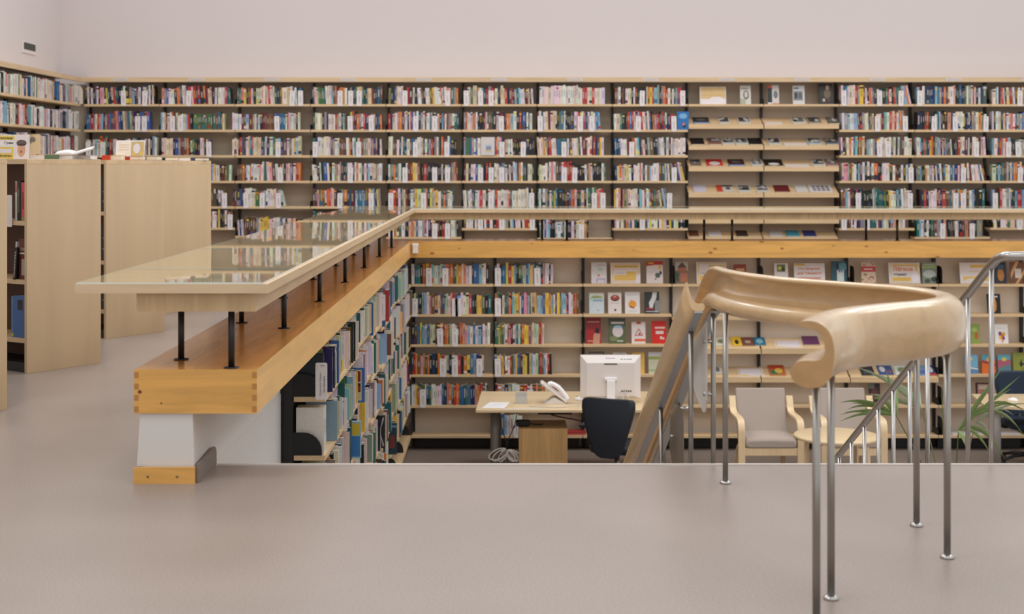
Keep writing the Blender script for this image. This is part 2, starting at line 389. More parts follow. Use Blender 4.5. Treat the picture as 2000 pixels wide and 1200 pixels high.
def fill(row, x0, x1, codes=None, hr=(.2, .243), tr=(.016, .034), off=(.004, .02), lean=0, weights=None, tagsat=(), D=None):
    """x0..x1 positions along the row"""
    pos = x0; seq = list(codes) if codes else None
    if seq:
        nb = len([c for c in seq if c != 'W']); raw = [random.uniform(.6, 1.4) for _ in range(nb)]
        k = (x1-x0)/sum(raw)
        i = 0; run = None
        grp_t = 0; left = 0
        for c in seq:
            if c == 'W': TAGS.append((row, min(pos, x1-.03))); continue
            t = raw[i]*k; i += 1
            if left <= 0: grp_t = random.choice([0, 0, 0, random.uniform(-.04, .02)]); left = random.randint(3, 8)
            left -= 1
            add_book(row, pos, t-.0006, random.uniform(*hr), random.uniform(.13, .155), c, random.uniform(*off), grp_t)
            pos += t
        return
    wl = weights or 'wwwwwwwwwwwwwwwwcccccggggkkkkkkknnnnbbllltteeayoorrrdddpsuuuukk'
    hb = random.uniform(*hr); left = 0; same = None; sl = 0; tl = 0; tt = 0
    while pos < x1-.012:
        if left <= 0: hb = random.uniform(*hr); left = random.randint(2, 7)
        if sl <= 0:
            same = random.choice(wl) if random.random() < .07 else None; sl = random.randint(3, 5)
        if tl <= 0: tt = random.choice([0, 0, 0, 0, -.03, .02, -.06]); tl = random.randint(4, 10)
        left -= 1; sl -= 1; tl -= 1
        t = random.uniform(*tr)
        if random.random() < .1: t *= 1.5
        if pos + t > x1: break
        h = hb*random.uniform(.95, 1.04)
        ln = tt
        if lean and pos > x1-.3: ln = -lean*(1 - (x1-pos)/.3) if lean > 0 else 0
        add_book(row, pos, t-.0006, h, random.uniform(.13, .155), same or random.choice(wl), random.uniform(*off), ln)
        pos += t
    for f in tagsat: TAGS.append((row, x0 + f*(x1-x0)))
# ============================================================ SHELF BAYS
def bracket_mesh(depth, h):
    mb = MB(); r = h*.8
    ring = [(0, .02, 0), (0, depth, 0), (0, depth, h)] + [(0, .02+r-r*math.sin(a), h-r+r*math.cos(a)) for a in [PI/2*k/6 for k in range(7)]]
    mb.prism(ring, (.004, 0, 0)); return mb.mesh('bracket', ['blackm'])
def frame(org, u):
    u = Vector(u).normalized(); inn = Vector((0, 0, 1)).cross(u)
    m = Matrix(((u.x, inn.x, 0, 0), (u.y, inn.y, 0, 0), (0, 0, 1, 0), (0, 0, 0, 1))); m.translation = Vector(org); return m
BRK = bracket_mesh(.25, .13); BRKS = bracket_mesh(.2, .07)
def bay(label, group, org, u, W, zs, depth, z0, z1, sloped=(), lastup=False, back='back', brk=BRK, thick=.03, small=False):
    """local x along row, y inward (0 = shelf front), z world height"""
    root = empty('shelving_bay'); root.matrix_basis = frame(org, u); tag(root, label, 'shelving', group)
    mb = MB(); mb.box(.0005, depth-.06, z0, .03, depth-.009, z1); mb.build('upright', 'black', root)
    if lastup:
        mb = MB(); mb.box(W-.03, depth-.06, z0, W-.0005, depth-.009, z1); mb.build('upright', 'black', root)
    if back:
        mb = MB(); mb.box(0.0005, depth-.008, z0, W-.0005, depth-.0005, z1); mb.build('back_panel', back, root)
    if back == 'backlo':
        mb = MB(); mb.box(.031, .14, z0, W-.031, depth-.01, zs[-1]-.035); mb.build('plinth', 'dark', root)
    for i, z in enumerate(zs):
        if i in sloped:
            mb = MB(); dz = .1; sd = depth-.07
            mb.prism([(.008, 0, z-.005), (.008, sd, z-.005+dz), (.008, sd, z+dz-.022), (.008, .02, z-.03)], (W-.016, 0, 0))
            mb.box(.006, -.016, z-.052, W-.006, 0, z+.004)
            mb.build('sloped_shelf', 'shelf', root)
            mb = MB(); mb.box(.001, .02, z-.03, .005, depth-.062, z+.02); mb.build('bracket', 'black', root)
        else:
            mb = MB(); mb.box(.004, 0, z-thick, W-.004, depth-.065, z); mb.build('shelf', 'shelf', root, bevel=.002)
            if brk is not None:
                b = part('bracket', brk, root, Matrix.Translation((.003, 0, z))); b = part('bracket', brk, root, Matrix.Translation((W-.008, 0, z)))
    return root
# ---- upper back wall
UX = [-5.425 + .9805*k for k in range(15)]
UZ = [PZ(y, DU) for y in (203.5, 253.5, 303.5, 353.5, 403.5)]
ROWN = ['top', 'second', 'third', 'fourth', 'fifth', 'sixth', 'seventh']
def upx(x): return PX(x, DU)
FILLU = {1: {1: (312, 438), 2: (314, 410), 4: (412, 446)}, 2: {1: (452, 587), 2: (452, 590), 4: (453, 560)}, 6: {1: (1049, 1176), 2: (1049, 1182), 3: (1049, 1184), 4: (1049, 1182), 5: (1052, 1150)},
         7: {1: (1198, 1320), 4: (1198, 1310)}, 10: {1: (1644, 1772), 3: (1644, 1784)}, 11: {4: (1796, 1925)}}
R6 = {0: 445, 1: 445, 2: 461, 3: 449, 4: 463, 5: 446, 6: 465, 7: 446, 8: 429, 9: 429, 10: 446, 11: 463, 12: 445, 13: 460}
BAYW = ['', 'second', 'third', 'fourth', 'fifth', 'sixth', 'seventh', 'eighth', 'ninth', 'tenth', 'eleventh', 'twelfth', 'thirteenth', 'fourteenth']
rnd_state = random.getstate()
for k in range(14):
    disp = k in (8, 9)
    zs = UZ + [PZ(R6[k], DU), .05]
    if disp: zs = [UZ[0]] + [PZ(y, DU) for y in (244, 285, 327, 378)] + [PZ(429, DU), .328, .05]
    nm = (ordw(k+1) + ' bay') if k < 13 else 'rightmost bay'
    lb = f'tall upper shelving, {ordw(k+1)} bay from the left corner, ' + ('with sloped display shelves' if disp else 'packed with books')
    bay(lb, 'upper shelving bays along the back wall', (UX[k], DU, 0), (1, 0, 0), .9805, zs, .295, .02, PZ(160, DU), sloped=(1, 2, 3, 4, 5, 6) if disp else (), lastup=k == 13, brk=BRKS)
    if disp: continue
    for r, z in enumerate(zs):
        row = Row((0, DU, z+.0008), (1, 0, 0), f'{ROWN[r]} shelf of the {ordw(k+1)} upper bay', f'books on the {ROWN[r]} shelf of the {ordw(k+1)} upper bay')
        a, b = UX[k]+.03, UX[k+1]-random.choice([.03, .03, .04, .1])
        if k in FILLU and r in FILLU[k]: a, b = upx(FILLU[k][r][0])+.01, upx(FILLU[k][r][1])
        if r == 6: continue
        nt = random.choice([1, 2, 2, 3]) if r < 6 else 0
        ts = sorted(random.choice([0.0, .2, .35, .5, .62, .8, .93]) for _ in range(nt)); ts = [t for i, t in enumerate(ts) if i == 0 or t-ts[i-1] > .08]
        if k == 1 and r == 1:
            fill(row, a, upx(376), None, tagsat=(.3, .55)); fill(row, upx(377), upx(415), 'eeeeeeeeeee', hr=(.2, .203)); fill(row, upx(416), b, 'tutuc'); continue
        if k == 0 and r == 1: fill(row, a, b, None, weights='bbltknrnuuwrscgg', tagsat=(.75, .85)); continue
        if k == 6 and r == 0: fill(row, a, b, None, weights='wwwwwwwwwwwwwrrc', tr=(.022, .036)); continue
        if k == 5 and r == 4: fill(row, a, b, None, weights='wwwwwwwwtwcwkwwrt', tagsat=ts); continue
        fill(row, a, b, None, lean=.25 if (k, r) in ((2, 4), (7, 3), (7, 4), (10, 0), (11, 3)) else 0, tagsat=ts)
# ---- upper left wall
for k in range(4):
    y1 = DU-.05-.98*k; y0 = y1-.98
    bay(f'left wall shelving, {["bay nearest the corner","second bay from the corner","third bay from the corner","fourth bay from the corner"][k]}, full of books', 'shelving bays along the left wall',
        (XL, y0, 0), (0, 1, 0), .98, UZ + [PZ(453, DU), .05], .33, .02, PZ(160, DU), brk=BRKS, lastup=k == 0)
    for r, z in enumerate(UZ[:4]):
        row = Row((XL, 0, z+.0008), (0, 1, 0), f'{ROWN[r]} shelf of left wall bay {"from corner" if k else "by corner"}', f'books on the {ROWN[r]} shelf of the left wall')
        row.side = 'L'
        fill(row, y0+(.36 if (k, r) == (1, 2) else .03), y1-.05, None, weights='wwwwwwwwwccclbrkgsntw', tagsat=())
mb = MB(); mb.prism([(XL-.16, DU+.03, .02), (XL-.0, DU+.2, .02), (XL-.015, DU+.215, .02), (XL-.175, DU+.045, .02)], (0, 0, 2.33))
tag(mb.build('corner_panel', 'back'), 'narrow beige filler panel in the corner between left and back shelving', 'panel')
mb = MB(); z0 = UZ[0]+.001; xa, xb_ = XL-.19, XL+.02
ring = [(xa, DU-.03, z0), (xb_, DU-.03, z0)] + [(xb_-.1+.1*math.cos(q*PI/12), DU-.03, z0+.16+.1*math.sin(q*PI/12)) for q in range(7)] + [(xa, DU-.03, z0+.2)]
mb.prism(ring, (0, .004, 0)); tag(mb.build('bookend', 'backlo'), 'beige rounded end plate in the corner on the top shelf', 'bookend')
# ---- lower back wall
LX = [-1.0, -.09, .895, 1.878, 2.86, 3.842, 4.82, 5.8, 6.78]
LZ = [PZ(y, DL) for y in (555, 614, 673, 732, 792, 851)]
def lpx(x): return PX(x, DL)
LBN = ['corner bay', 'second bay', 'third bay', 'fourth bay', 'fifth bay', 'sixth bay', 'seventh bay', 'eighth bay']
for k in range(8):
    sl = {3: (2, 3), 4: (2, 3), 5: (3,)}.get(k, ())
    zs = list(LZ)
    if k in (3, 4): zs[1] = PZ(620, DL); zs[2] = PZ(682, DL); zs[3] = PZ(738, DL)
    if k == 5: zs[3] = PZ(738, DL)
    bay('lower wall shelving, ' + ['bay in the left corner full of books', 'second bay from the left corner, behind the desk', 'third bay from the left corner with face-out books above the monitor', 'fourth bay from the left corner behind the handrails',
        'fifth bay from the left corner behind the armchairs', 'sixth bay from the left corner with sloped magazine shelf', 'seventh bay from the left corner above the right desk', 'eighth bay from the left corner at the frame edge'][k],
        'lower shelving bays under the beam', (LX[k], DL, 0), (1, 0, 0), LX[k+1]-LX[k], zs, .265, ZPIT+.01, .27, sloped=sl, lastup=k == 7, back='backlo', brk=BRK if k in (0, 1) else BRKS)
ROWS = {
 (0, 0): (803, 955, 'wbttkoWyrlcwmwWmssoeeyocswwnbblwwk'), (1, 0): (966, 1080, 'Wlwnbbyryltkaemblyl' 'Wnmlkpwwkw'),
 (0, 1): (803, 960, 'WucekmlwpuscvvmmwpWrWblwwcrnkyyekt'), (1, 1): (966, 1130, 'Woetkwtetoblyyowtpplumpylmlbyyomlwvyallpnwwrou'),
 (0, 2): (803, 957, 'kdbyblltlccdWkodooemWwcuorpplwbwlbwcw'), (1, 2): (966, 1062, 'tecaemwspdwmtmtoyyvpcmmrsw'),
 (0, 3): (803, 945, 'nroupouoknkoWercmkWawrkoyblWnkc'), (1, 3): (966, 1078, 'Wlypyuwwrulybvnyykylwmerelwrk'),
 (0, 4): (803, 953, 'wcyoWtecbewwwwwbnsolrobbtebnnsorcmk'), (1, 4): (966, 1096, 'dolkgwwdrWwwkseowmrke'), (1, 5): (977, 1020, 'blwwWww')}
for (k, r), (a, b, s) in ROWS.items():
    row = Row((0, DL, LZ[r]+.0008), (1, 0, 0), f'{["top","second","third","fourth","fifth","bottom"][r]} shelf of the lower {LBN[k]}', f'books on the {["top","second","third","fourth","fifth","bottom"][r]} shelf of the lower {LBN[k]}')
    fill(row, lpx(a)+.005, lpx(b), s, hr=(.195, .238), off=(.0, .02))
# ---- left return under the beam
RY0 = 8.06; RW = .955
# books pulled out of the return so that the cover shows: px rect, art, depth, (bay,row)
COVERS = [(683, 828, 705, 900, None, 9.6, (1, 2)), (685, 717, 712, 785, None, 9.85, (1, 1)), (740, 640, 768, 695, None, 12.45, (4, 1)), (735, 825, 752, 890, None, 11.6, (3, 3)), (755, 838, 775, 900, None, 12.87, (5, 4)), (655, 790, 664, 842, None, 8.75, (0, 1))][:5]
for k in range(8):
    y0 = RY0+RW*k
    dz = [0, 0, .06, 0, -.05, .03, 0, 0][k]
    zs = [z+dz for z in LZ]
    bay('left return shelving under beam, ' + ['nearest bay by the white parapet', 'second nearest bay', 'third nearest bay', 'fourth nearest bay', 'fifth nearest bay', 'sixth nearest bay', 'seventh nearest bay', 'farthest bay at the corner'][k],
        'shelving bays of the left return', (XB, y0, 0), (0, 1, 0), RW, zs, .245, ZPIT+.01, .27, lastup=k == 7, back='blackm', brk=BRK)
    if k == 0:
        pass
    for r, z in enumerate(zs[:5]):
        row = Row((XB, 0, z+.0008), (0, 1, 0), f'{["top","second","third","fourth","fifth"][r]} shelf of the {["nearest","second nearest","third nearest","fourth nearest","fifth nearest","sixth nearest","seventh nearest","farthest"][k]} left return bay', f'books on the left return shelving')
        row.side = 'R'
        pos = y0+(.03 if k == 0 else .02); run = CX+F*(XB-.005)/pos - (14 if k == 0 else 0)
        first = {(0, 0): 'kkandwwgktoncwuw', (0, 1): 'wwcwwtwwrwkcwwlg', (0, 2): 'wwetlwgwbwww'}.get((k, r), '')
        res = [c for c in COVERS if c[6] == (k, r)]; hb = random.uniform(.2, .25); lf = 0
        while pos < y0+RW-.05:
            hit = [c for c in res if pos < c[5]+.03 and pos+.03 > c[5]-.004]
            if hit: pos = hit[0][5]+.034; run = CX+F*(XB+.02)/pos; continue
            if lf <= 0: hb = random.uniform(.2, .27); lf = random.randint(3, 9)
            lf -= 1
            t = random.uniform(.006, .026); big = random.random() < .13
            h = min(hb*random.uniform(.93, 1.04), .285)
            if r == 0: h = min(h, .285-dz-.02)
            off = random.uniform(-.022, .0) if big else random.uniform(.008, .05)
            code = first[0] if first else random.choice('wwwwwwwwwwwwccclllbnttekkrogygamuw'); first = first[1:]
            if k == 0 and r == 1 and len(first) > 10: off = .012; h = .265; t = .022
            add_book(row, pos, t-.0006, h, .17-off, code, off, random.choice([0, 0, 0, .03, -.03]))
            B = BOOKS[-1]; xf = CX + F*(XB-off)/(pos+t); B['vis'] = max(0, xf-run)*(h*F/pos); B['visw'] = max(0, xf-run); run = max(run, xf)
            pos += t
            if random.random() < .03: pos += random.uniform(.05, .14)
# ---------------------------------------------------------- visibility + individuals
def vis_area(B):
    T = B['T']; c = T @ Vector((B['t']/2, 0, B['h']/2)); x, y = to_px(c.x, c.y, c.z); p = F/c.y
    if x < 2 or x > 1998 or y > 900: return 0
    side = getattr(B['row'], 'side', '')
    if side == 'R':
        if y < 808 - 1.0133*(x-500) + 18 or y > 890: return 0
        return B['vis'] if B['visw'] > 1.6 else 0
    w = B['t']*p if side != 'L' else B['t']*p*.3
    if side == 'L' and y > 300: return 0
    if c.y > 18:
        if x < 412 and y > 308: return 0
        if 398 < y < 432 or y > 466: return 0
        if x < 805 and y > 553 - .292*(x-150) - 12: return 0
    elif 15 < c.y < 16.5:
        if x > 935 and y > 755: return 0
    return w*B['h']*p
for B in BOOKS: B['area'] = vis_area(B)
order = sorted(range(len(BOOKS)), key=lambda i: -BOOKS[i]['area'])
NIND = 225
chosen = set(order[:NIND])
stuff = MB()
for i, B in enumerate(BOOKS):
    if i in chosen:
        nm = CN[B['code']]; side = getattr(B['row'], 'side', '')
        if side == 'R': lb = f"{nm} book, {ordw(B['k'])} from near end, {B['row'].label}"
        else: lb = f"{nm} spine book, {ordw(B['k'])} from left on {B['row'].label}"
        if len(lb.split()) > 16: lb = lb.replace(' spine book', ' book').replace(' of the ', ' of ')
        full_book(B, lb, B['row'].group)
    else: simple_book(stuff, B)
o = stuff.build('shelved_books', 'col'); tag(o, 'dense rows of smaller and distant books filling the remaining shelves', 'books', kind='stuff')
# ---------------------------------------------------------- divider tags
def tag_mesh(w=.066, h=.2):
    mb = MB(); r = .009; ring = []
    for cx, cz, a0 in ((w-r, r, -PI/2), (w-r, h-r, 0), (r, h-r, PI/2), (r, r, PI)):
        for q in range(4): a = a0 + PI/2*q/3; ring.append((cx+r*math.cos(a), 0, cz+r*math.sin(a)))
    mb.prism(ring, (0, .003, 0), lin((226, 219, 218)))
    g = lin((150, 146, 152))
    for a, b2, z0, z1 in ((.4, .46, .25, .72), (.54, .6, .2, .66)):
        mb.poly([(w*a, -.0006, h*z0), (w*b2, -.0006, h*z0), (w*b2, -.0006, h*z1), (w*a, -.0006, h*z1)], g)
    mb.poly([(w*.36, -.0006, h*.86), (w*.64, -.0006, h*.86), (w*.64, -.0006, h*.9), (w*.36, -.0006, h*.9)], g)
    return mb.mesh('shelf_divider', ['paper'])
TM = tag_mesh(); seen = {}
for row, pos in TAGS:
    c = row.o + row.u*pos; x, y = to_px(c.x+.03, c.y, c.z+.1)
    if x < -20 or x > 2000: continue
    if c.y > 18 and (x < 412 and y > 308 or y > 468 or 400 < y < 428): continue
    if c.y < 18 and x > 935 and y > 800 : pass
    n = seen[row.label] = seen.get(row.label, 0) + 1
    o = bpy.data.objects.new('shelf_divider', TM); COL.objects.link(o)
    o.matrix_basis = row.T(pos, -.008, random.uniform(-.03, .03)) @ Matrix.Translation((0, 0, -.026))
    tag(o, f'white shelf divider tab, {ordw(n)} from left on {row.label}', 'divider', 'white divider tabs on the shelves')
# large tabs on the left return, facing the landing
def return_tab(px0, py0, px1, py1, label, lines=None):
    D = F*(XB+.03)/((px0+px1)/2-CX) if False else F*1.0/(CX-(px0+px1)/2)
    D += .02
    p = F/D; w = (px1-px0)/p; h = (py1-py0)/p
    o = bpy.data.objects.new('shelf_divider', tag_mesh(w, h) if lines is None else plain_tag(w, h)); COL.objects.link(o)
    o.location = (PX(px0, D), D-.02, PZ(py1, D)); tag(o, label, 'divider', 'white divider tabs on the left return')
    if lines:
        for i, (s, fx, ln) in enumerate(lines):
            lettering(s, .013, 'inkd', o, Matrix.Translation((w*fx, -.0012, h*.42)) @ FACE @ Matrix.Rotation(PI/2, 4, 'Z'), width=h*ln)
        lettering('№76', .011, 'inkd', o, Matrix.Translation((w*.6, -.0012, h*.92)) @ FACE)
def plain_tag(w, h):
    mb = MB(); r = .009; ring = []
    for cx, cz, a0 in ((w-r, r, -PI/2), (w-r, h-r, 0), (r, h-r, PI/2), (r, r, PI)):
        for q in range(4): a = a0 + PI/2*q/3; ring.append((cx+r*math.cos(a), 0, cz+r*math.sin(a)))
    mb.prism(ring, (0, .003, 0), lin((226, 219, 218))); return mb.mesh('shelf_divider', ['paper'])
return_tab(617, 708, 640, 780, 'large white tab lettered in two lines at the near end of left return', [('Культура. Наука.', .42, .62), ('Просвещение', .74, .44)])
return_tab(662, 776, 679, 842, 'white tab hanging on the second shelf of left return, below the lettered tab')
return_tab(667, 655, 674, 702, 'narrow white tab on the upper shelf of left return')
return_tab(710, 798, 720, 850, 'white tab on the second shelf beside the pictured large book spine')
return_tab(741, 575, 753, 626, 'white tilted tab near the top of left return under the beam')
return_tab(734, 835, 744, 885, 'small white tab low on left return near the landing edge')
# ============================================================ COUNTER
YE = 16.06; XBL = -1.502
ctr = empty('reading_counter', (-1.25, DF, 0)); tag(ctr, 'long L-shaped birch counter on black posts over a pine beam', 'counter')
off = Vector((1.25, -DF, 0))
def cbuild(mb, name, mats, bevel=0):
    mb.v = [tuple(Vector(v)+off) for v in mb.v]; return mb.build(name, mats, ctr, bevel=bevel)
def Lring(xl, xr, y0, yf, yb, z):   # L outline: left arm xl..xr from y0, far arm yf..yb to XR
    return [(xl, y0, z), (xr, y0, z), (xr, yf, z), (XR, yf, z), (XR, yb, z), (xl, yb, z)]
# pine beam: material by face
def Lsolid(xl, xr, y0, yf, yb, z0, z1, mats):
    mb = MB(); a = Lring(xl, xr, y0, yf, yb, z0); b = Lring(xl, xr, y0, yf, yb, z1)
    mb.poly(a[::-1], mat=mats[2])
    # top split along mitre
    mb.poly([(xl, y0, z1), (xr, y0, z1), (xr, yf, z1), (xl, yb, z1)], mat=mats[3]); mb.poly([(xr, yf, z1), (XR, yf, z1), (XR, yb, z1), (xl, yb, z1)], mat=mats[4])
    side = [0, 1, 0, 1, 0, 1]
    for i in range(6):
        j = (i+1) % 6; mb.poly([a[i], a[j], b[j], b[i]], mat=mats[side[i]])
    return mb
mb = Lsolid(XBL, XB, DF, DB, YE, .283, .463, [0, 1, 0, 2, 3])
h = .18
for xs in ((XBL, XBL+.019), (XB-.02, XB-.001)):
    for q in range(4):
        z = .283+.006+q*.0465; mb.box(xs[0], DF-.0006, z, xs[1], DF+.01, z+.024, mat=4)
for (x, y, r) in ((273, 766, .0085), (315, 788, .004)):
    X, Z = PX(x, DF), PZ(y, DF)
    mb.poly([(X+r*math.cos(-2*PI*k/14), DF-.0007, Z+r*.9*math.sin(-2*PI*k/14)) for k in range(14)][::-1], mat=5)
cbuild(mb, 'pine_beam', ['pineX', 'pineY', 'pineT', 'pineTX', 'dove', 'knot'])
mb = Lsolid(XBL+.01, XB-.005, DF+.0, DB+.01, YE-.02, .70, .777, [0, 1, 0, 0, 0]); cbuild(mb, 'apron', ['apron', 'edgeY'])
mb = Lsolid(-1.736, XB+.05, DF-.03, DB-.05, YE+.23, .777, .815, [0, 1, 0, 2, 2]); cbuild(mb, 'countertop', ['edge', 'edgeY', 'birchX'], bevel=.003)
def cpost(x, y):
    x += off.x; y += off.y
    m = MB(); m.cyl(x, y, .463, .70, .0135, 16); m.lathe(x, y, [(.001, .4632), (.032, .4632), (.032, .467), (.0136, .468)], 20); m.build('support_post', 'black', ctr)
sp = .00051*F
for k in range(8):
    D = .002108*F + sp*k
    if D < DB: cpost(-1.113, D)
    D2 = D + .00009*F
    if D2 < DB: cpost(-1.376, D2)
for k in range(5):
    cpost(PX(1108, DB)+.12-.12 + 1.82*k-.0, DB+.11); cpost(.453+1.815*k, DB+.38)
# glass panes
seams = [DF-.026, 6.56, 8.15, 9.72, 11.28, 12.85, 14.4, DB-.05+.02]
pn = ['short glass pane at the near end of the counter', 'second glass pane from the near end of the counter', 'third glass pane from the near end of the counter', 'fourth glass pane from the near end of the counter', 'fifth glass pane from the near end of the counter', 'sixth glass pane from the near end of the counter', 'seventh glass pane of the counter before the corner']
def pane(x0, y0, x1, y1, label):
    mb = MB(); mb.box(x0, y0, .8156, x1, y1, .8216)
    mb.m = [0, 0, 1, 1, 1, 1]
    o = mb.build('glass_pane', ['glass', 'gedge']); tag(o, label, 'glass pane', 'glass panes on the counter')
for i in range(7): pane(-1.73, seams[i]+.002, XB+.03, seams[i+1]-.002, pn[i])
xs = [-1.73, XB+.03, .6, 2.2, 3.8, 5.4, 7.0]
for i in range(6): pane(xs[i]+.002, DB-.03+.002, xs[i+1]-.002, YE+.22, ['square glass pane at the inner corner of the counter', 'first glass pane right of the counter corner', 'second glass pane right of the counter corner', 'third glass pane right of the counter corner', 'fourth glass pane right of the counter corner', 'rightmost glass pane on the far counter'][i])
# white sensor on the beam
mb = MB(); X, Z = PX(811, DB), PZ(486, DB)
mb.box(X-.028, DB-.05, Z-.052, X+.03, DB-.001, Z+.05); mb.box(X-.035, DB-.03, Z+.03, X+.036, DB-.001, Z+.06)
tag(mb.build('sensor_box', 'plastic2', bevel=.008), 'small white sensor box on the beam at the inner corner', 'sensor')
# vent on left wall
mb = MB(); ya, yb2 = 17.2, 17.68; za, zb = 2.66, 2.8
mb.box(XW, ya, za, XW+.012, yb2, zb)
v = mb.build('wall_vent', 'plastic', bevel=.003); tag(v, 'small dark rectangular vent high on the left wall', 'vent')
mb = MB(); mb.box(XW+.0125, ya+.03, za+.045, XW+.016, yb2-.03, zb-.012); mb.build('grille', 'ventd', v)
# shelf label cards on fascia
for k in range(14):
    x = (UX[k]+UX[k+1])/2 + .0
    if k > 12: continue
    mb = MB(); mb.box(x-.1, DU-.034, PZ(158.5, DU), x+.1, DU-.0302, PZ(153.5, DU), lin((206, 200, 198)))
    mb.poly([(x-.08, DU-.0345, PZ(156.6, DU)), (x+.08, DU-.0345, PZ(156.6, DU)), (x+.08, DU-.0345, PZ(155.4, DU)), (x-.08, DU-.0345, PZ(155.4, DU))], lin((176, 172, 174)))
    tag(mb.build('label_card', 'paper'), f'pale label card on the fascia above the {ordw(k+1)} upper bay', 'label card', 'label cards on the fascia')

# ============================================================ LEFT BOOKCASES
e1 = Vector((.56, .8285, 0)).normalized(); e2 = Vector((-e1.y, e1.x, 0))
BWID = .58; BLEN = 1.3; ZT = 1.335
def bookcase(i, R, label):
    L = Vector(R) - e1*BWID
    m = Matrix(((e1.x, e2.x, 0, 0), (e1.y, e2.y, 0, 0), (0, 0, 1, 0), (0, 0, 0, 1))); m.translation = L
    root = empty('bookcase'); root.matrix_basis = m; tag(root, label, 'bookcase', 'angled birch bookcases on the left')
    t = .024
    mb = MB(); mb.box(0, 0, .0, BWID, t, ZT-.031); mb.build('end_panel', 'birchZ', root, bevel=.0015)
    mb = MB(); mb.box(0, BLEN-t, 0, BWID, BLEN, ZT-.031); mb.build('end_panel', 'birchZ', root, bevel=.0015)
    mb = MB(); mb.box(0, 0, ZT-.03, BWID, BLEN, ZT); mb.build('top_board', 'birchY', root, bevel=.0015)
    mb = MB(); mb.box(BWID/2-.008, t, .05, BWID/2+.008, BLEN-t, ZT-.031); mb.build('divider_panel', 'case_shade', root)
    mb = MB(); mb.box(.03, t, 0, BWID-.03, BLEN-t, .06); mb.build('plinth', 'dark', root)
    for z in (.216, .582, .949, ):
        mb = MB(); mb.box(.004, t, z-.028, BWID/2-.009, BLEN-t, z); mb.build('shelf', 'birchY', root)
        mb = MB(); mb.box(BWID/2+.009, t, z-.028, BWID-.004, BLEN-t, z); mb.build('shelf', 'birchY', root)
    return root, m
CASES = []
for i, lb in enumerate(['birch bookcase cropped by the left frame edge, nearest of the row', 'birch bookcase end panel, second in the row, books beside its left edge', 'birch bookcase, third in the row, behind the counter end', 'birch bookcase farthest in the row, nearest the wall shelving']):
    CASES.append(bookcase(i, (-2.625, 7.55+1.765*i, 0), lb))
# books inside cases: row frame u = -e2, inward = e1 ; s measured from near panel
def case_row(i, z):
    L = Vector((-2.625, 7.55+1.765*i, 0)) - e1*BWID
    r = Row(L + Vector((0, 0, z+.0008)), -e2, '', '') ; return r
def case_book(i, z, s, t, h, d, base, bands, label, tilt=0, offi=.02, text=None, tcol='inkw'):
    r = case_row(i, z); B = dict(T=r.T(-s-t, offi, tilt), t=t, h=h, d=d, base=lin(base), bands=[(a, b, f, lin(c)) for a, b, f, c in bands])
    o = full_book(B, label, 'books in the second bookcase')
    if text: lettering(text, t*.62, tcol, o, Matrix.Translation((t/2, -.0008, h*.48)) @ FACE @ Matrix.Rotation(PI/2, 4, 'Z'), width=h*.8)
    return o
K = (20, 20, 22)
case_book(1, .949, .026, .022, .245, .16, K, [(.35, .85, False, (200, 195, 190))], 'black book beside the second bookcase end panel, top open shelf')
case_book(1, .949, .049, .030, .24, .16, (206, 74, 84), [(.3, .75, False, (120, 20, 30)), (.02, .08, True, (120, 150, 70))], 'pinkish red book between black books in second bookcase')
case_book(1, .949, .080, .013, .25, .16, K, [], 'thin black book left of the pinkish red book')
case_book(1, .949, .094, .026, .25, .16, (28, 44, 34), [(.2, .8, False, (104, 110, 70))], 'dark green book in the second bookcase top open shelf')
case_book(1, .949, .122, .018, .245, .16, (214, 208, 204), [(.72, .98, True, (170, 110, 100))], 'white book with pink head in second bookcase')
case_book(1, .582, .026, .075, .255, .17, (98, 44, 30), [(.62, .66, True, (210, 200, 190)), (.7, .78, True, (150, 120, 104)), (.1, .5, False, (168, 160, 150))], 'brown red illustrated book in second bookcase middle shelf')
case_book(1, .582, .112, .026, .2, .15, (26, 24, 26), [], 'black leaning book with white vertical lettering in second bookcase', tilt=.09, offi=.0, text='ПОЛИТУЧЕБА')
case_book(1, .582, .144, .012, .235, .16, (206, 202, 198), [], 'thin white leaning book in second bookcase middle shelf', tilt=.09)
case_book(1, .216, .026, .13, .262, .18, (62, 100, 152), [(.8, .9, False, (26, 28, 34)), (.66, .8, False, (36, 38, 46))], 'thick blue volume on the low shelf of second bookcase')
case_book(1, .216, .158, .02, .255, .17, (90, 120, 160), [(.02, .1, True, (190, 180, 60))], 'slim blue book left of the thick blue volume')
for z, hs in ((.949, .24), (.582, .27), (.216, .22)):
    case_book(2, z, .028, .035, hs, .16, (30, 30, 36), [(.3, .34, True, (120, 124, 130)), (.6, .64, True, (96, 100, 112))], f'black book seen in the gap of the third bookcase, {"upper" if z > .9 else "middle" if z > .5 else "lowest"} shelf')
    case_book(2, z, .064, .03, hs*.96, .16, (36, 40, 50), [], f'dark slate book beside the black one in third bookcase, {"upper" if z > .9 else "middle" if z > .5 else "lowest"} shelf')
# tab hanging from top open shelf
o = MB(); r = case_row(1, .949); me = plain_tag(.05, .2)
ob = bpy.data.objects.new('shelf_divider', me); COL.objects.link(ob); ob.matrix_basis = r.T(-.19, -.006, 0) @ Matrix.Translation((0, 0, -.04)); tag(ob, 'white divider tab hanging in the second bookcase by the frame edge', 'divider')
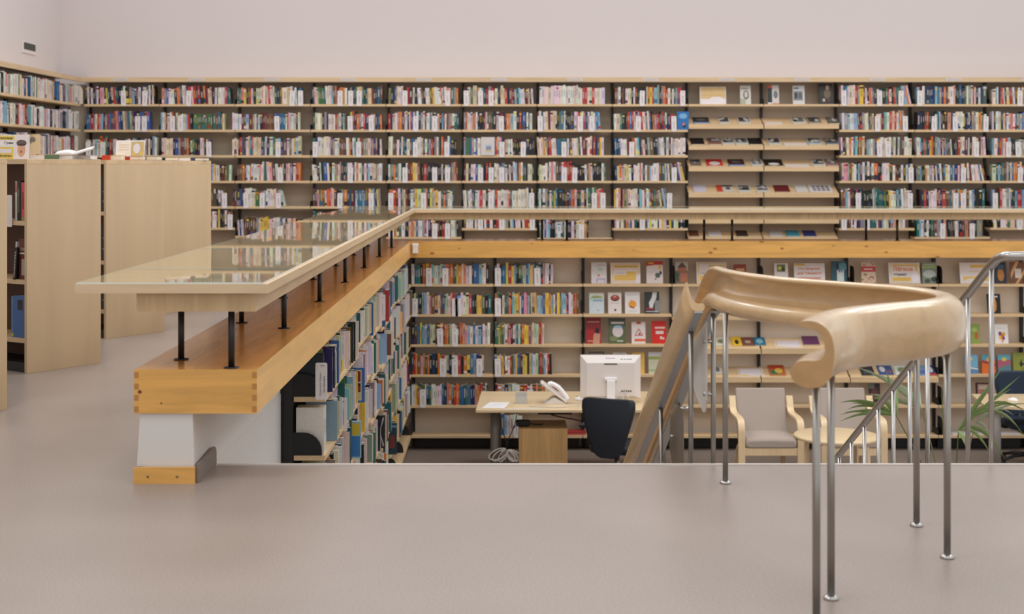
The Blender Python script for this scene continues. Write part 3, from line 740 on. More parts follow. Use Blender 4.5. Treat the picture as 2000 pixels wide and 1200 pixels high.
# ---- flat books and cards on the bookcase tops
def flat_book(px0, px1, i, th, base, page_frac, label, spine_left=True, dep=.16, z0=ZT, tdist=.1, ang=0):
    """book lying on a case top; px extents at the depth of that spot"""
    R = Vector((-2.625, 7.55+1.765*i, 0))
    # choose a point along the case top (distance from the near edge chosen so that x matches)
    xc = (px0+px1)/2
    best = None
    for a in [q*.02 for q in range(3, 28)]:
        for b in [q*.02 for q in range(2, 60)]:
            P = R - e1*a + e2*b; x = CX + F*P.x/P.y
            c = abs(x-xc) + 60*abs(b-tdist)
            if best is None or c < best[0]: best = (c, P)
    P = best[1]; p = F/P.y; w = (px1-px0)/p
    mb = MB(); b = lin(base); c = .0025
    mb.box(-w/2, 0, 0, w/2, dep, c, b); mb.box(-w/2, 0, th-c, w/2, dep, th, b)
    if page_frac < 1: mb.box(-w/2, 0, c, -w/2+w*(1-page_frac), dep, th-c, b)
    o = mb.build('book', 'col', loc=(P.x, P.y, z0+.0008), rot=(0, 0, ang)); tag(o, label, 'book', 'books lying on the bookcase tops')
    if page_frac > 0:
        pg = MB(); pg.box(-w/2+w*(1-page_frac)+.0005, .002, c, w/2-.002, dep-.002, th-c); pg.build('page_block', 'pagesw' if base[2] > 190 else 'pages', o)
    return o, P, p
flat_book(14, 41, 1, .026, (196, 188, 196), 0, 'lilac grey book lying on second bookcase top', tdist=.3)
flat_book(42, 88, 1, .026, (220, 216, 214), .9, 'white book lying beside the lilac one on second bookcase', tdist=.2)
flat_book(90, 113, 1, .027, (92, 116, 84), 0, 'green book lying on second bookcase top', tdist=.1)
flat_book(114, 142, 1, .025, (222, 218, 216), .9, 'white book lying right of the green one', tdist=.06)
flat_book(143, 176, 1, .025, (214, 208, 204), .9, 'white book lying at the right end of second bookcase', tdist=.04)
flat_book(199, 214, 2, .036, (196, 62, 32), 0, 'orange red thick book lying on third bookcase', tdist=.12)
flat_book(215, 239, 2, .036, (206, 180, 140), .92, 'tan page-edged book beside the orange red one', tdist=.08)
flat_book(241, 277, 2, .028, (170, 48, 34), .6, 'low red book with pages showing on third bookcase', tdist=.06)
flat_book(279, 309, 2, .03, (92, 122, 138), .72, 'grey blue book under the portrait card', tdist=.05)
flat_book(322, 345, 3, .03, (58, 56, 56), .92, 'book with dark spine lying on the farthest bookcase', tdist=.14)
flat_book(347, 369, 3, .027, (210, 196, 192), .9, 'pale book lying second on the farthest bookcase', tdist=.1)
flat_book(371, 400, 3, .026, (52, 60, 96), .7, 'navy and white book at the end of farthest bookcase', tdist=.05)
def tent_card(w, h, matrix, label, art, base=(226, 220, 216), texts=(), lean=.25, name='display_card', cat='display card', group=None, paper=True):
    """folded card: front leaf leaning back, rear leaf behind. local x right, y away, z up"""
    mb = MB(); b = lin(base); c, s = math.cos(lean), math.sin(lean); t = .002
    Tm = Matrix.Rotation(-lean, 4, 'X')
    mb.box(-w/2, 0, 0, w/2, t, h, b, T=Tm)
    add_art(mb, art, w, h, -w/2, Tm)
    top = Tm @ Vector((0, t, h))
    mb.box(-w/2, -t, -h*.98, w/2, 0, 0, lin(tuple(v*.9 for v in base)), T=Matrix.Translation(top) @ Matrix.Rotation(lean*.9, 4, 'X'))
    o = mb.build(name, 'paper', matrix=matrix); tag(o, label, cat, group)
    for s_, fx, fz, size, wd, mt in texts:
        lettering(s_, size*h, mt, o, Tm @ Matrix.Translation((-w/2+fx*w, -.0022, fz*h)) @ FACE, width=wd*w if wd else None, bold=True)
    return o
def add_art(mb, art, w, h, x0, Tm, y=-.0004):
    for i, a in enumerate(art):
        yy = y - .00012*i; k = a[0]; c = lin(a[-1])
        P = lambda x, z: tuple(Tm @ Vector((x0+x*w, yy, z*h)))
        if k == 'r': _, xa, za, xb, zb, _c = a; pts = [(xa, za), (xb, za), (xb, zb), (xa, zb)]
        elif k == 'c': _, cx, cz, rx, rz, _c = a; pts = [(cx+rx*math.cos(2*PI*q/18), cz+rz*math.sin(2*PI*q/18)) for q in range(18)]
        else: pts = a[1]
        mb.poly([P(*q) for q in pts], c)
def faceout(w, h, th, matrix, base, art, label, group, lean=.16, texts=(), name='book'):
    mb = MB(); b = lin(base); Tm = Matrix.Rotation(-lean, 4, 'X'); c = .0018
    mb.box(-w/2, 0, 0, w/2, c, h, b, T=Tm); mb.box(-w/2, th-c, 0, w/2, th, h, b, T=Tm); mb.box(-w/2, c, 0, -w/2+c, th-c, h, b, T=Tm)
    add_art(mb, art, w, h, -w/2, Tm)
    o = mb.build(name, 'col', matrix=matrix); tag(o, label, 'book', group)
    pg = MB(); pg.box(-w/2+c, c, .002, w/2-.002, th-c, h-.002, T=Tm); pg.build('page_block', 'pages', o)
    for s_, fx, fz, size, wd, mt in texts:
        lettering(s_, size*h, mt, o, Tm @ Matrix.Translation((-w/2+fx*w, -.0022, fz*h)) @ FACE, width=wd*w if wd else None)
    return o
# portrait cards
p2 = F/8.95
tent_card(.24, .155, Matrix.Translation((PX(12, 8.95)+.02, 8.95, ZT+.001)) @ Matrix.Rotation(.15, 4, 'Z'), 'yellow and white poster card with a capped portrait on second bookcase',
    [('r', 0, .78, .62, .96, (226, 196, 96)), ('r', 0, .0, .6, .5, (222, 190, 90)), ('r', 0, .56, .6, .76, (230, 222, 220)), ('r', .1, .25, .55, .42, (220, 212, 214)), ('r', .64, .06, .98, .9, (224, 212, 210)),
     ('c', .8, .38, .1, .3, (204, 156, 128)), ('c', .8, .66, .13, .13, (104, 88, 84)), ('r', .69, .56, .91, .62, (70, 58, 58)), ('c', .8, .3, .03, .05, (150, 96, 80))],
    texts=[('Александр', .4, .86, .11, .36, 'inkd'), ('Грин', .48, .66, .13, .22, 'inkd'), ('к 140-летию', .36, .13, .1, .4, 'inkd')], lean=.12)
tent_card(.215, .13, Matrix.Translation((PX(254, 10.9), 10.9, ZT+.028)) @ Matrix.Rotation(.1, 4, 'Z'), 'white portrait card with gold picture half on third bookcase',
    [('r', .06, .05, .5, .93, (226, 214, 196)), ('r', .52, .02, .97, .93, (190, 166, 112)), ('c', .72, .5, .12, .32, (214, 204, 206)), ('c', .62, .16, .08, .1, (206, 178, 90)), ('c', .88, .18, .07, .12, (206, 178, 90)), ('r', .1, .7, .46, .74, (214, 180, 150)), ('r', .1, .56, .46, .6, (214, 180, 150)), ('r', .1, .4, .46, .44, (214, 180, 150))], lean=.3)
for (x0, y0, x1, y1, _, D, kr), base, art, lb in zip(COVERS, [(150, 190, 214), (62, 104, 160), (214, 204, 190), (40, 40, 42), (40, 62, 76)],
    [[('r', .5, .62, .96, .95, (206, 180, 60)), ('r', .5, .04, .96, .6, (62, 120, 180)), ('r', .56, .45, .6, .58, (206, 210, 214))], [('r', .5, .06, .88, .94, (206, 196, 180)), ('r', .54, .6, .84, .9, (140, 40, 34)), ('r', .54, .3, .84, .56, (60, 40, 36)), ('c', .7, .4, .1, .1, (190, 70, 40)), ('r', .55, .1, .84, .26, (214, 190, 150))],
     [('r', .55, .12, .9, .88, (120, 76, 52)), ('r', .6, .2, .7, .7, (70, 60, 50))], [('p', [(.75, .5), (.5, .9), (.55, .95)], (200, 200, 200)), ('p', [(.75, .5), (.95, .9), (.9, .95)], (190, 190, 190)), ('p', [(.75, .5), (.95, .1), (.9, .05)], (190, 190, 190)), ('p', [(.75, .5), (.5, .2), (.5, .1)], (200, 200, 200))],
     [('r', .5, .85, .98, .92, (90, 150, 170)), ('r', .6, .2, .9, .6, (120, 60, 50))]],
    ['light blue book with a yellow block, pulled out on the third shelf of left return', 'blue framed book with a red picture, pulled out on the second shelf of left return', 'white framed book with a brown picture, pulled out under the beam', 'black book with white rays, pulled out low on the left return', 'dark teal book pulled out low near the far end of left return']):
    zb = [LZ[0], LZ[1], LZ[2], LZ[3], LZ[4]][kr[1]] + [0, 0, .06, 0, -.05, .03, 0, 0][kr[0]] + .001; p = F/D; hh = (y1-y0)/p
    faceout(.17, min(hh, .29), .024, Matrix.Translation((PX(x1, D)-.085, D, zb)), base, art, lb, 'books pulled out of the left return', 0)
# open magazine
mb = MB(); wv = lin((226, 219, 216))
for sgn in (-1, 1):
    rr = []
    for q in range(9):
        f = q/8; x = sgn*f*.115; z = (.01+.014*math.sin(f*PI)**.8*(1-f*.6)) if sgn < 0 else .01+.036*f*f+.009*math.sin(f*PI)
        lo_ = .001 if sgn < 0 else max(.001, z-.012)
        rr.append([(x, 0, lo_), (x, .2, lo_+.018*(sgn > 0)), (x, .2, z+.018), (x, 0, z)])
    mb.ring_loft(rr, col=wv)
o = mb.build('open_magazine', 'paper', loc=(PX(143, 9.15), 9.15, ZT+.026), rot=(0, 0, .2)); tag(o, 'open white magazine lying on the second bookcase top', 'magazine')
# face-out tan book on left wall shelf
faceout(.19, .24, .03, Matrix.Translation((XL-.03, 16.62, UZ[2]+.001)) @ Matrix.Rotation(PI/5, 4, 'Z'), (206, 176, 132), [('c', .3, .68, .13, .14, (90, 80, 72)), ('c', .55, .72, .18, .14, (110, 98, 86)), ('r', .4, .5, .45, .7, (80, 70, 64))],
        'tan face-out book with a dark sketch on the left wall shelf', 'face-out books')
# ============================================================ FACE-OUT DISPLAYS (lower)
W_ = (222, 214, 212)
def low(x0, y0, x1, zi, base, art, label, texts=(), lean=.16, th=.018, dy=.06):
    D = DL+dy; p = F/D; w = (x1-x0)/p; z = LZ[zi]+.001 if not isinstance(zi, float) else zi
    h = (CAMZ-(y0-CY)/p) - z; h = max(.06, h/math.cos(lean))
    return faceout(w, h, th, Matrix.Translation((PX((x0+x1)/2, D), D, z)), base, art, label, 'face-out books on the lower shelves', lean, texts)
def lowcard(x0, y0, x1, zi, art, label, texts=(), base=W_):
    D = DL+.05; p = F/D; w = (x1-x0)/p; z = LZ[zi]+.001; h = ((CAMZ-(y0-CY)/p) - z)/math.cos(.22)
    return tent_card(w, h, Matrix.Translation((PX((x0+x1)/2, D), D, z)), label, art, base, texts, .22, group='display cards on the lower shelves')
Y_ = (222, 184, 92)
low(1155, 513, 1185, 0, (216, 212, 214), [('r', .35, .84, .9, .87, (150, 160, 156)), ('c', .6, .68, .2, .09, (176, 204, 192)), ('c', .48, .38, .09, .07, (222, 130, 100)), ('r', .32, .04, .92, .24, (176, 160, 192)), ('r', .4, .04, .84, .18, (214, 206, 214))], 'white book with mint shapes and violet grid, first on third bay top shelf')
lowcard(1193, 514, 1251, 0, [('r', .06, .06, .95, .94, Y_), ('r', .09, .09, .92, .9, W_), ('r', .12, .76, .9, .86, (196, 164, 60)), ('r', .1, .66, .9, .72, (224, 190, 190)), ('r', .12, .14, .86, .58, (222, 184, 100)), ('r', .1, .42, .52, .6, W_), ('r', .14, .48, .48, .51, (170, 160, 170)), ('p', [(.82, .0), (1, 0), (1, .5), (.88, .4)], (228, 220, 228))], 'white display card with gold bars and frame above the monitor')
low(1263, 511, 1295, 0, (220, 208, 206), [('r', 0, .84, 1, 1, (190, 40, 26)), ('r', .1, .88, .45, .95, (226, 180, 70)), ('p', [(0, .78), (0, .84), (.5, .84)], (190, 40, 26)), ('c', .82, .72, .1, .12, (226, 184, 110)), ('c', .68, .36, .16, .12, (84, 100, 92)), ('c', .86, .48, .08, .08, (60, 70, 70)), ('c', .55, .2, .05, .04, (150, 90, 50))], 'white book with red top band and dark bird, third bay top shelf')
low(1319, 512, 1344, 0, (120, 108, 88), [('r', 0, .6, 1, 1, (186, 182, 172)), ('p', [(.15, .72), (.55, .98), (.95, .72)], (92, 66, 54)), ('r', .2, .55, .9, .74, (170, 100, 70)), ('r', .4, .05, .95, .5, (176, 106, 80)), ('r', .05, .1, .3, .5, (70, 82, 56))], 'grey-brown book with a roofed house picture beside handrail')
lowcard(1361, 513, 1420, 0, [('r', .05, .06, .95, .95, Y_), ('r', .08, .09, .92, .92, W_), ('r', .4, .78, .9, .86, (214, 186, 96)), ('r', .12, .45, .55, .5, (170, 160, 170)), ('r', .1, .12, .9, .36, Y_)], 'white display card with gold frame just behind the handrail bend')
low(1434, 517, 1458, 0, (142, 50, 34), [('r', .2, .66, .85, .78, (206, 160, 100)), ('c', .5, .4, .2, .18, (190, 120, 70))], 'rust red book on fourth bay top shelf behind handrail')
low(1513, 515, 1540, 0, (220, 212, 212), [('r', .2, .58, .8, .94, (104, 112, 60)), ('c', .4, .76, .12, .1, (206, 196, 90)), ('c', .65, .7, .1, .1, (50, 60, 40)), ('r', .35, .3, .7, .33, (176, 170, 170))], 'white book with a small green picture on fifth bay top shelf')
lowcard(1552, 515, 1612, 0, [('r', .02, .88, .36, .98, (216, 178, 84)), ('r', .04, .02, .6, .12, (222, 190, 110))], 'white display card with three lines of orange lettering', [('Что почитать', .5, .72, .15, .72, 'inko'), ('для "тёмного"', .5, .5, .15, .8, 'inko'), ('настроения?', .5, .27, .15, .74, 'inko')])
low(1625, 511, 1655, 0, (44, 84, 98), [('c', .7, .75, .3, .2, (92, 140, 152)), ('r', .35, .08, .8, .5, (206, 214, 214)), ('r', .35, .5, .45, .6, (206, 214, 214)), ('r', .7, .5, .8, .6, (206, 214, 214)), ('r', .52, .5, .62, .56, (206, 214, 214)), ('c', .4, .76, .1, .14, (24, 40, 50))], 'teal book with a white tower on fifth bay top shelf')
low(1683, 513, 1711, 0, (206, 184, 160), [('r', 0, .55, 1, .8, (186, 52, 52)), ('r', .2, .64, .8, .7, (222, 190, 180))] + [('c', random.random(), random.uniform(0, .5), .06, .04, random.choice([(180, 90, 80), (110, 120, 70), (220, 150, 130)])) for _ in range(14)] + [('c', random.random(), random.uniform(.84, .97), .06, .03, random.choice([(180, 90, 80), (120, 130, 90)])) for _ in range(5)], 'floral book with a red title band on sixth bay top shelf')
lowcard(1737, 514, 1798, 0, [('r', .06, .05, .96, .95, (222, 200, 140)), ('r', .09, .08, .93, .92, W_), ('r', .12, .82, .92, .9, Y_), ('r', .86, .6, .92, .84, Y_), ('r', .1, .12, .7, .3, Y_), ('p', [(.74, .02), (.98, .02), (.97, .4), (.86, .5), (.76, .46)], (230, 224, 230))], 'white display card with large orange heading on sixth bay', [('Лёгкое', .46, .68, .26, .64, 'inko'), ('чтение!', .36, .43, .17, .42, 'inkd')])
low(1802, 513, 1830, 0, (126, 138, 124), [('r', 0, .72, 1, .84, (150, 170, 100)), ('c', .5, .45, .45, .18, (180, 188, 182)), ('c', .35, .12, .2, .1, (70, 80, 66)), ('c', .8, .2, .2, .12, (60, 74, 56)), ('r', .1, .88, .9, .92, (196, 200, 186))], 'misty grey-green landscape book beside the black bookend')
lowcard(1876, 514, 1937, 0, [('r', .35, .75, .97, .9, Y_), ('r', .3, .55, .9, .62, (224, 196, 180)), ('r', .1, .12, .95, .34, (224, 186, 100)), ('p', [(.1, .12), (.5, .1), (.5, .22), (.3, .26)], W_)], 'white and gold display card partly behind the steel handrail')
low(1944, 512, 1967, 0, (42, 46, 60), [('c', .5, .4, .28, .3, (180, 120, 50)), ('c', .5, .75, .3, .12, (60, 80, 110))], 'dark blue book with amber figure on seventh bay top shelf', th=.024)
low(1975, 512, 2003, 0, (116, 76, 48), [('p', [(0, .5), (.4, 1), (.6, 1), (0, .2)], (206, 160, 110)), ('p', [(.3, 0), (1, .7), (1, .5), (.5, 0)], (206, 160, 110)), ('r', .3, .25, .75, .68, (214, 200, 190))], 'brown striped book with a pale label at the right edge')
low(1151, 573, 1180, 1, (196, 208, 214), [('r', 0, .74, 1, 1, (208, 210, 204)), ('c', .5, .77, .4, .1, (150, 160, 100)), ('r', 0, .66, 1, .74, (170, 200, 200)), ('r', .25, .59, .9, .65, (130, 150, 190)), ('c', .6, .15, .08, .04, (170, 180, 180))], 'pale blue book with a green hill, second shelf of third bay')
low(1188, 572, 1214, 1, (222, 212, 208), [('c', .52, .73, .34, .15, (60, 40, 40)), ('c', .52, .75, .3, .12, (160, 66, 52)), ('c', .5, .79, .14, .04, (206, 140, 120)), ('r', .2, .48, .85, .5, (170, 160, 160)), ('r', .46, .12, .6, .21, (40, 36, 40))], 'white book with a dark red oval, second shelf of third bay')
low(1221, 571, 1250, 1, (224, 218, 218), [('c', .5, .42, .27, .18, (226, 152, 52)), ('p', [(.32, .5), (.42, .68), (.5, .52), (.56, .64), (.64, .5)], (226, 152, 52)), ('p', [(.3, .32), (.6, .22), (.62, .26), (.34, .36)], (60, 46, 36)), ('r', .15, .84, .86, .86, (180, 176, 178)), ('r', .2, .1, .8, .12, (180, 176, 178))], 'white book with an orange hand emblem, second shelf of third bay')
low(1259, 571, 1288, 1, (46, 48, 50), [('p', [(.35, .25), (.3, .5), (.5, .75), (.55, .98), (.85, .98), (.8, .7), (.62, .45), (.55, .25)], (206, 206, 204)), ('r', .7, .05, 1, .6, (130, 132, 134)), ('r', .1, .19, .65, .26, (160, 40, 44)), ('r', .1, .08, .9, .11, (200, 198, 198))], 'black and white photo book with raised hand and red strip')
low(1145, 622, 1174, 2, (132, 26, 30), [('r', 0, .0, 1, .55, (164, 34, 34)), ('r', .1, .82, .9, .86, (206, 150, 130)), ('p', [(.45, 0), (.5, .35), (.62, .42), (.95, .38), (.9, 0)], (190, 140, 112)), ('c', .74, .5, .15, .11, (30, 20, 24)), ('r', .1, .08, .45, .12, (206, 160, 140))], 'dark red book with a seated figure, third shelf beside the upright')
low(1189, 623, 1222, 2, (84, 98, 66), [('r', 0, .7, 1, 1, (70, 76, 64)), ('r', .15, .78, .9, .86, (206, 200, 190)), ('c', .54, .48, .32, .23, (214, 200, 204)), ('c', .55, .66, .25, .06, (150, 180, 206)), ('c', .3, .2, .25, .1, (120, 130, 84)), ('r', .5, .08, .85, .13, (196, 200, 190))], 'green book with a big pale circle, third shelf of third bay')
low(1234, 630, 1261, 2, (222, 212, 210), [('r', .35, .9, .68, 1, (196, 60, 50)), ('p', [(.2, .36), (.84, .36), (.52, .72)], (200, 80, 64)), ('p', [(.3, .41), (.74, .41), (.52, .64)], (220, 210, 206)), ('c', .58, .45, .06, .06, (70, 70, 74)), ('r', .2, .1, 1, .22, (216, 96, 60))], 'white book with a red warning triangle, third shelf of third bay', th=.03)
low(1274, 628, 1302, 2, (204, 32, 24), [('r', .2, .66, .9, .74, (226, 200, 190)), ('r', .25, .42, .8, .56, (222, 206, 200)), ('r', .55, .2, .7, .32, (222, 206, 200)), ('r', .72, .18, .84, .28, (222, 190, 190))], 'bright red book with white title blocks beside the wooden handrail', th=.028)
low(1151, 688, 1180, 3, (70, 66, 60), [('r', .06, .06, .94, .94, (128, 118, 106))], 'dark framed book top peeking above the monitor, leftmost')
low(1198, 690, 1224, 3, (214, 208, 206), [('r', .1, .86, .9, .93, (150, 150, 152))], 'white book top peeking above the monitor')
low(1235, 690, 1259, 3, (222, 178, 84), [('r', .15, .7, .85, .8, (206, 150, 60))], 'yellow book behind the right side of the monitor')
low(1267, 689, 1295, 3, (200, 198, 176), [('r', 0, .8, 1, 1, (214, 208, 212)), ('r', 0, .66, 1, .8, (150, 162, 84)), ('c', .7, .3, .08, .1, (60, 60, 56)), ('r', 0, .1, 1, .2, (160, 176, 130))], 'pale book with a green field band beside the handrail')
low(1930, 575, 1955, 1, (26, 24, 26), [('c', .5, .42, .2, .34, (196, 130, 50)), ('r', .2, .82, .8, .9, (206, 200, 196)), ('c', .5, .72, .12, .08, (206, 160, 90))], 'black book with amber figure on seventh bay second shelf', th=.03)
low(1897, 634, 1915, 2, (132, 152, 70), [('c', .6, .4, .2, .2, (180, 90, 60)), ('c', .4, .7, .3, .12, (160, 176, 90))], 'lime green book on seventh bay third shelf', th=.04)
low(1944, 634, 1970, 2, (226, 222, 220), [('r', .15, .78, .85, .8, (186, 180, 186)), ('c', .4, .5, .12, .12, (110, 60, 110)), ('c', .65, .48, .14, .12, (206, 170, 60)), ('c', .55, .35, .16, .14, (196, 110, 70)), ('c', .4, .3, .1, .1, (220, 180, 60)), ('c', .65, .28, .1, .1, (120, 70, 130)), ('r', .5, .06, .6, .26, (196, 110, 80))], 'white book with a colourful blot on seventh bay third shelf')
low(1886, 694, 1911, 3, (120, 178, 206), [('r', 0, 0, 1, .35, (90, 130, 176)), ('c', .45, .78, .14, .1, (222, 206, 96)), ('p', [(0, .4), (1, .28), (1, .2), (0, .3)], (206, 216, 220))], 'light blue seaside book on seventh bay fourth shelf', th=.02)
low(1919, 694, 1945, 3, (222, 110, 44), [('r', 0, .7, 1, 1, (90, 160, 176)), ('c', .55, .74, .2, .1, (226, 184, 70)), ('p', [(0, .72), (1, .5), (1, .4), (0, .6)], (150, 60, 70))], 'orange sunset book on seventh bay fourth shelf', th=.02)
low(1950, 694, 1975, 3, (176, 96, 116), [('r', 0, .72, 1, 1, (90, 170, 190)), ('c', .5, .76, .2, .1, (226, 200, 80)), ('p', [(0, .3), (1, .5), (1, .1), (0, 0)], (90, 130, 140))], 'pink and blue sunset book on seventh bay fourth shelf', th=.03)
low(1980, 690, 2010, 3, (140, 148, 58), [('p', [(.4, .45), (.55, .7), (.6, .5), (.85, .5), (.6, .4), (.5, .3)], (34, 36, 30))], 'olive book with a black bird at the right edge')
low(1698, 750, 1720, 4, (56, 46, 46), [('c', .5, .5, .3, .3, (110, 60, 56)), ('r', 0, .75, .5, 1, (130, 128, 130))], 'dark magazine standing behind the palm leaves')
low(1908, 749, 1934, 4, (60, 40, 40), [('r', .1, .05, .95, .95, (190, 130, 116)), ('r', .2, .7, .9, .9, (206, 190, 176))], 'red-brown book standing behind the right desk')
# things lying on sloped shelves
def slope_item(x0, x1, t0, t1, D0, zf, base, art, label, th=.012, depth=.195, kind='book', group='books lying on sloped shelves'):
    """t0..t1 fractions up the slope from the front lip"""
    ang = math.atan2(.1, depth); L = math.hypot(.1, depth); p = F/(D0+.05); w = (x1-x0)/p
    y0 = D0 + .001 + t0*depth; z0 = zf-.005 + t0*.1 + .0012
    Tm = Matrix.Translation((PX((x0+x1)/2, D0+.05), y0, z0)) @ Matrix.Rotation(ang, 4, 'X')
    h = (t1-t0)*L; mb = MB(); b = lin(base)
    if kind == 'book':
        mb.box(-w/2, 0, th-.0015, w/2, h, th, b); mb.box(-w/2, 0, 0, w/2, h, .0015, b); mb.box(-w/2, 0, .0015, -w/2+.002, h, th-.0015, b)
    else: mb.box(-w/2, 0, 0, w/2, h, .0015, b); th = .0015
    for i, a in enumerate(art):
        zz = th+.0003+.0001*i; c = lin(a[-1])
        if a[0] == 'r': pts = [(a[1], a[2]), (a[3], a[2]), (a[3], a[4]), (a[1], a[4])]
        else: pts = [(a[1]+a[3]*math.cos(2*PI*q/14), a[2]+a[4]*math.sin(2*PI*q/14)) for q in range(14)]
        mb.poly([(-w/2+u*w, v*h, zz) for u, v in pts], c)
    o = mb.build('book' if kind == 'book' else 'display_card', 'col', matrix=Tm); tag(o, label, 'book' if kind == 'book' else 'display card', group)
    if kind == 'book':
        pg = MB(); pg.box(-w/2+.002, .0006, .0015, w/2-.0006, h-.001, th-.0015); pg.build('page_block', 'pages', o)
z3, z4 = PZ(682, DL), PZ(738, DL)
SD = .195
for a in [(1398, 1423, .25, 1.0, z3, (206, 202, 184), [('c', .5, .5, .3, .25, (120, 130, 100))], 'pale book with a round emblem on sloped shelf behind handrail posts'),
          (1431, 1450, .25, 1.05, z3, (222, 180, 50), [('c', .5, .4, .2, .25, (40, 34, 30))], 'yellow book on the upper sloped shelf'),
          (1450, 1475, .25, 1.0, z3, (116, 74, 60), [('r', .3, .3, .7, .6, (196, 160, 150))], 'brown book right of the yellow one on sloped shelf'),
          (1474, 1497, .3, 1.0, z3, (44, 112, 146), [('c', .5, .5, .3, .3, (130, 186, 196))], 'blue book on the upper sloped shelf'),
          (1571, 1602, .35, 1.1, z3, (104, 56, 100), [], 'purple book on the upper sloped shelf'),
          (1504, 1535, .15, 1.05, z4, (186, 110, 60), [('r', .1, .6, .9, .9, (200, 70, 50)), ('r', .1, .1, .5, .5, (70, 120, 84)), ('c', .6, .45, .25, .25, (226, 190, 90))], 'red and yellow book on the lower sloped shelf'),
          (1394, 1412, .3, 1, z4, (210, 206, 200), [('c', .5, .5, .25, .3, (120, 120, 116))], 'grey white booklet on the lower sloped shelf by the posts'),
          (1683, 1709, .15, .95, z4, (46, 48, 54), [('r', .2, .2, .8, .6, (76, 80, 88))], 'charcoal magazine on the sloped shelf of sixth bay'),
          (1718, 1746, .2, 1.0, z4, (58, 86, 134), [('c', .3, .6, .2, .3, (206, 206, 212)), ('r', .5, .2, .9, .5, (120, 90, 110))], 'blue patterned magazine on the sloped shelf of sixth bay'),
          (1750, 1780, .2, 1.0, z4, (200, 206, 202), [('c', .5, .5, .3, .3, (120, 140, 96))], 'white magazine with green picture on sixth bay sloped shelf'),
          (1786, 1812, .15, 1.0, z4, (120, 150, 190), [('r', .1, .1, .9, .5, (90, 110, 160))], 'pale blue magazine on sixth bay sloped shelf'),
          (1814, 1828, .15, 1.0, z4, (40, 70, 130), [('c', .5, .6, .3, .3, (220, 220, 226)), ('r', 0, 0, 1, .2, (186, 60, 50))], 'navy and white magazine at the end of sixth bay sloped shelf')]:
    slope_item(*a[:4], DL, *a[4:])
for a in [(1515, 1567, .1, .8, z3, 'white paper card lying on the upper sloped shelf'), (1443, 1492, .1, .85, z4, 'white paper card lying on the lower sloped shelf')]:
    slope_item(*a[:4], DL, a[4], (220, 212, 214), [('r', .04, .06, .96, .94, (214, 190, 130)), ('r', .08, .12, .92, .9, (220, 212, 216)), ('r', .08, .08, .4, .2, (222, 190, 110))], a[5], kind='card', group='cards lying on sloped shelves')
# black bookends in the display bays
def bookend(x, zi, label, h=.19):
    mb = MB(); D = DL+.004; X = PX(x, D); z = LZ[zi]+.001; r = .07
    ring = [(X, D, z), (X, D+.19, z), (X, D+.19, z+h)] + [(X, D+r-r*math.sin(a), z+h-r+r*math.cos(a)) for a in [PI/2*k/6 for k in range(7)]]
    mb.prism(ring, (.003, 0, 0)); mb.box(X-.05, D+.01, z, X, D+.16, z+.0015)
    tag(mb.build('bookend', 'blackm'), label, 'bookend', 'black steel bookends on the lower shelves')
for x, zi, lb in ((1318, 0, 'black bookend left of the house-picture book'), (1490, 0, 'black bookend at the left of fifth bay top shelf'), (1668, 0, 'black bookend right of the teal tower book'), (1840, 0, 'black bookend right of the misty landscape book'),
                  (1842, 3, 'black bookend at the right end of sloped magazine shelf'), (1841, 4, 'black bookend on sixth bay fifth shelf'), (1841, 5, 'black bookend on sixth bay bottom shelf')):
    bookend(x, zi, lb)
# red books lying flat under the desk on the bottom shelf
for q, lb in ((0, 'red book lying under another on the bottom shelf behind the desk'), (1, 'red book lying on top of another on the bottom shelf')):
    mb = MB(); w = .22; X = PX(1125, DL)-.11; b = lin((176, 60, 56)) if q else lin((196, 96, 86)); z = LZ[5]+.001+q*.022
    mb.box(X, DL+.01, z, X+w, DL+.15, z+.002, b); mb.box(X, DL+.01, z+.018, X+w, DL+.15, z+.02, b); mb.box(X, DL+.01, z+.002, X+w, DL+.012, z+.018, b)
    o = mb.build('book', 'col'); tag(o, lb, 'book', 'books lying on the bottom shelf')
    pg = MB(); pg.box(X+.002, DL+.0125, z+.002, X+w-.002, DL+.149, z+.018); pg.build('page_block', 'pages', o)
# ============================================================ UPPER DISPLAYS
def up(x0, y0, x1, base, art, label, th=.02, lean=.14):
    D = DU+.06; p = F/D; w = (x1-x0)/p; z = UZ[0]+.001; h = ((CAMZ-(y0-CY)/p)-z)/math.cos(lean)
    faceout(w, h, th, Matrix.Translation((PX((x0+x1)/2, D), D, z)), base, art, label, 'face-out books on the upper display bays', lean)
D = DU+.05; p = F/D
tent_card(51/p, .235, Matrix.Translation((PX(1393, D), D, UZ[0]+.001)), 'cream and white display card on the top shelf of the upper display bays', [('r', .03, .3, .97, .97, (214, 184, 134)), ('r', .03, .5, .97, .55, (206, 172, 120)), ('p', [(.03, .0), (.97, 0), (.97, .3), (.75, .42), (.5, .42), (.2, .2)], (228, 220, 224))], (226, 220, 214), (), .2)
PH = lambda dk: [('r', .06, .08, .88, .62, dk), ('c', .5, .45, .22, .2, (196, 190, 182)), ('r', .1, .8, .8, .86, (120, 126, 140))]
up(1446, 167, 1467, (206, 204, 196), [('c', .55, .5, .26, .25, (90, 84, 80)), ('c', .55, .52, .16, .18, (206, 196, 184)), ('r', .1, .82, .7, .88, (130, 130, 136)), ('r', 0, 0, .5, .3, (170, 172, 150))], 'pale book with an oval portrait on upper display top shelf', .022)
up(1500, 166, 1522, (206, 200, 196), [('r', 0, .1, .38, .9, (40, 44, 48)), ('r', 0, .85, .38, 1.0, (200, 90, 50)), ('c', .7, .5, .2, .2, (110, 116, 124)), ('r', .4, .0, 1, .05, (200, 100, 70))], 'white book with dark left strip and orange corner', .024)
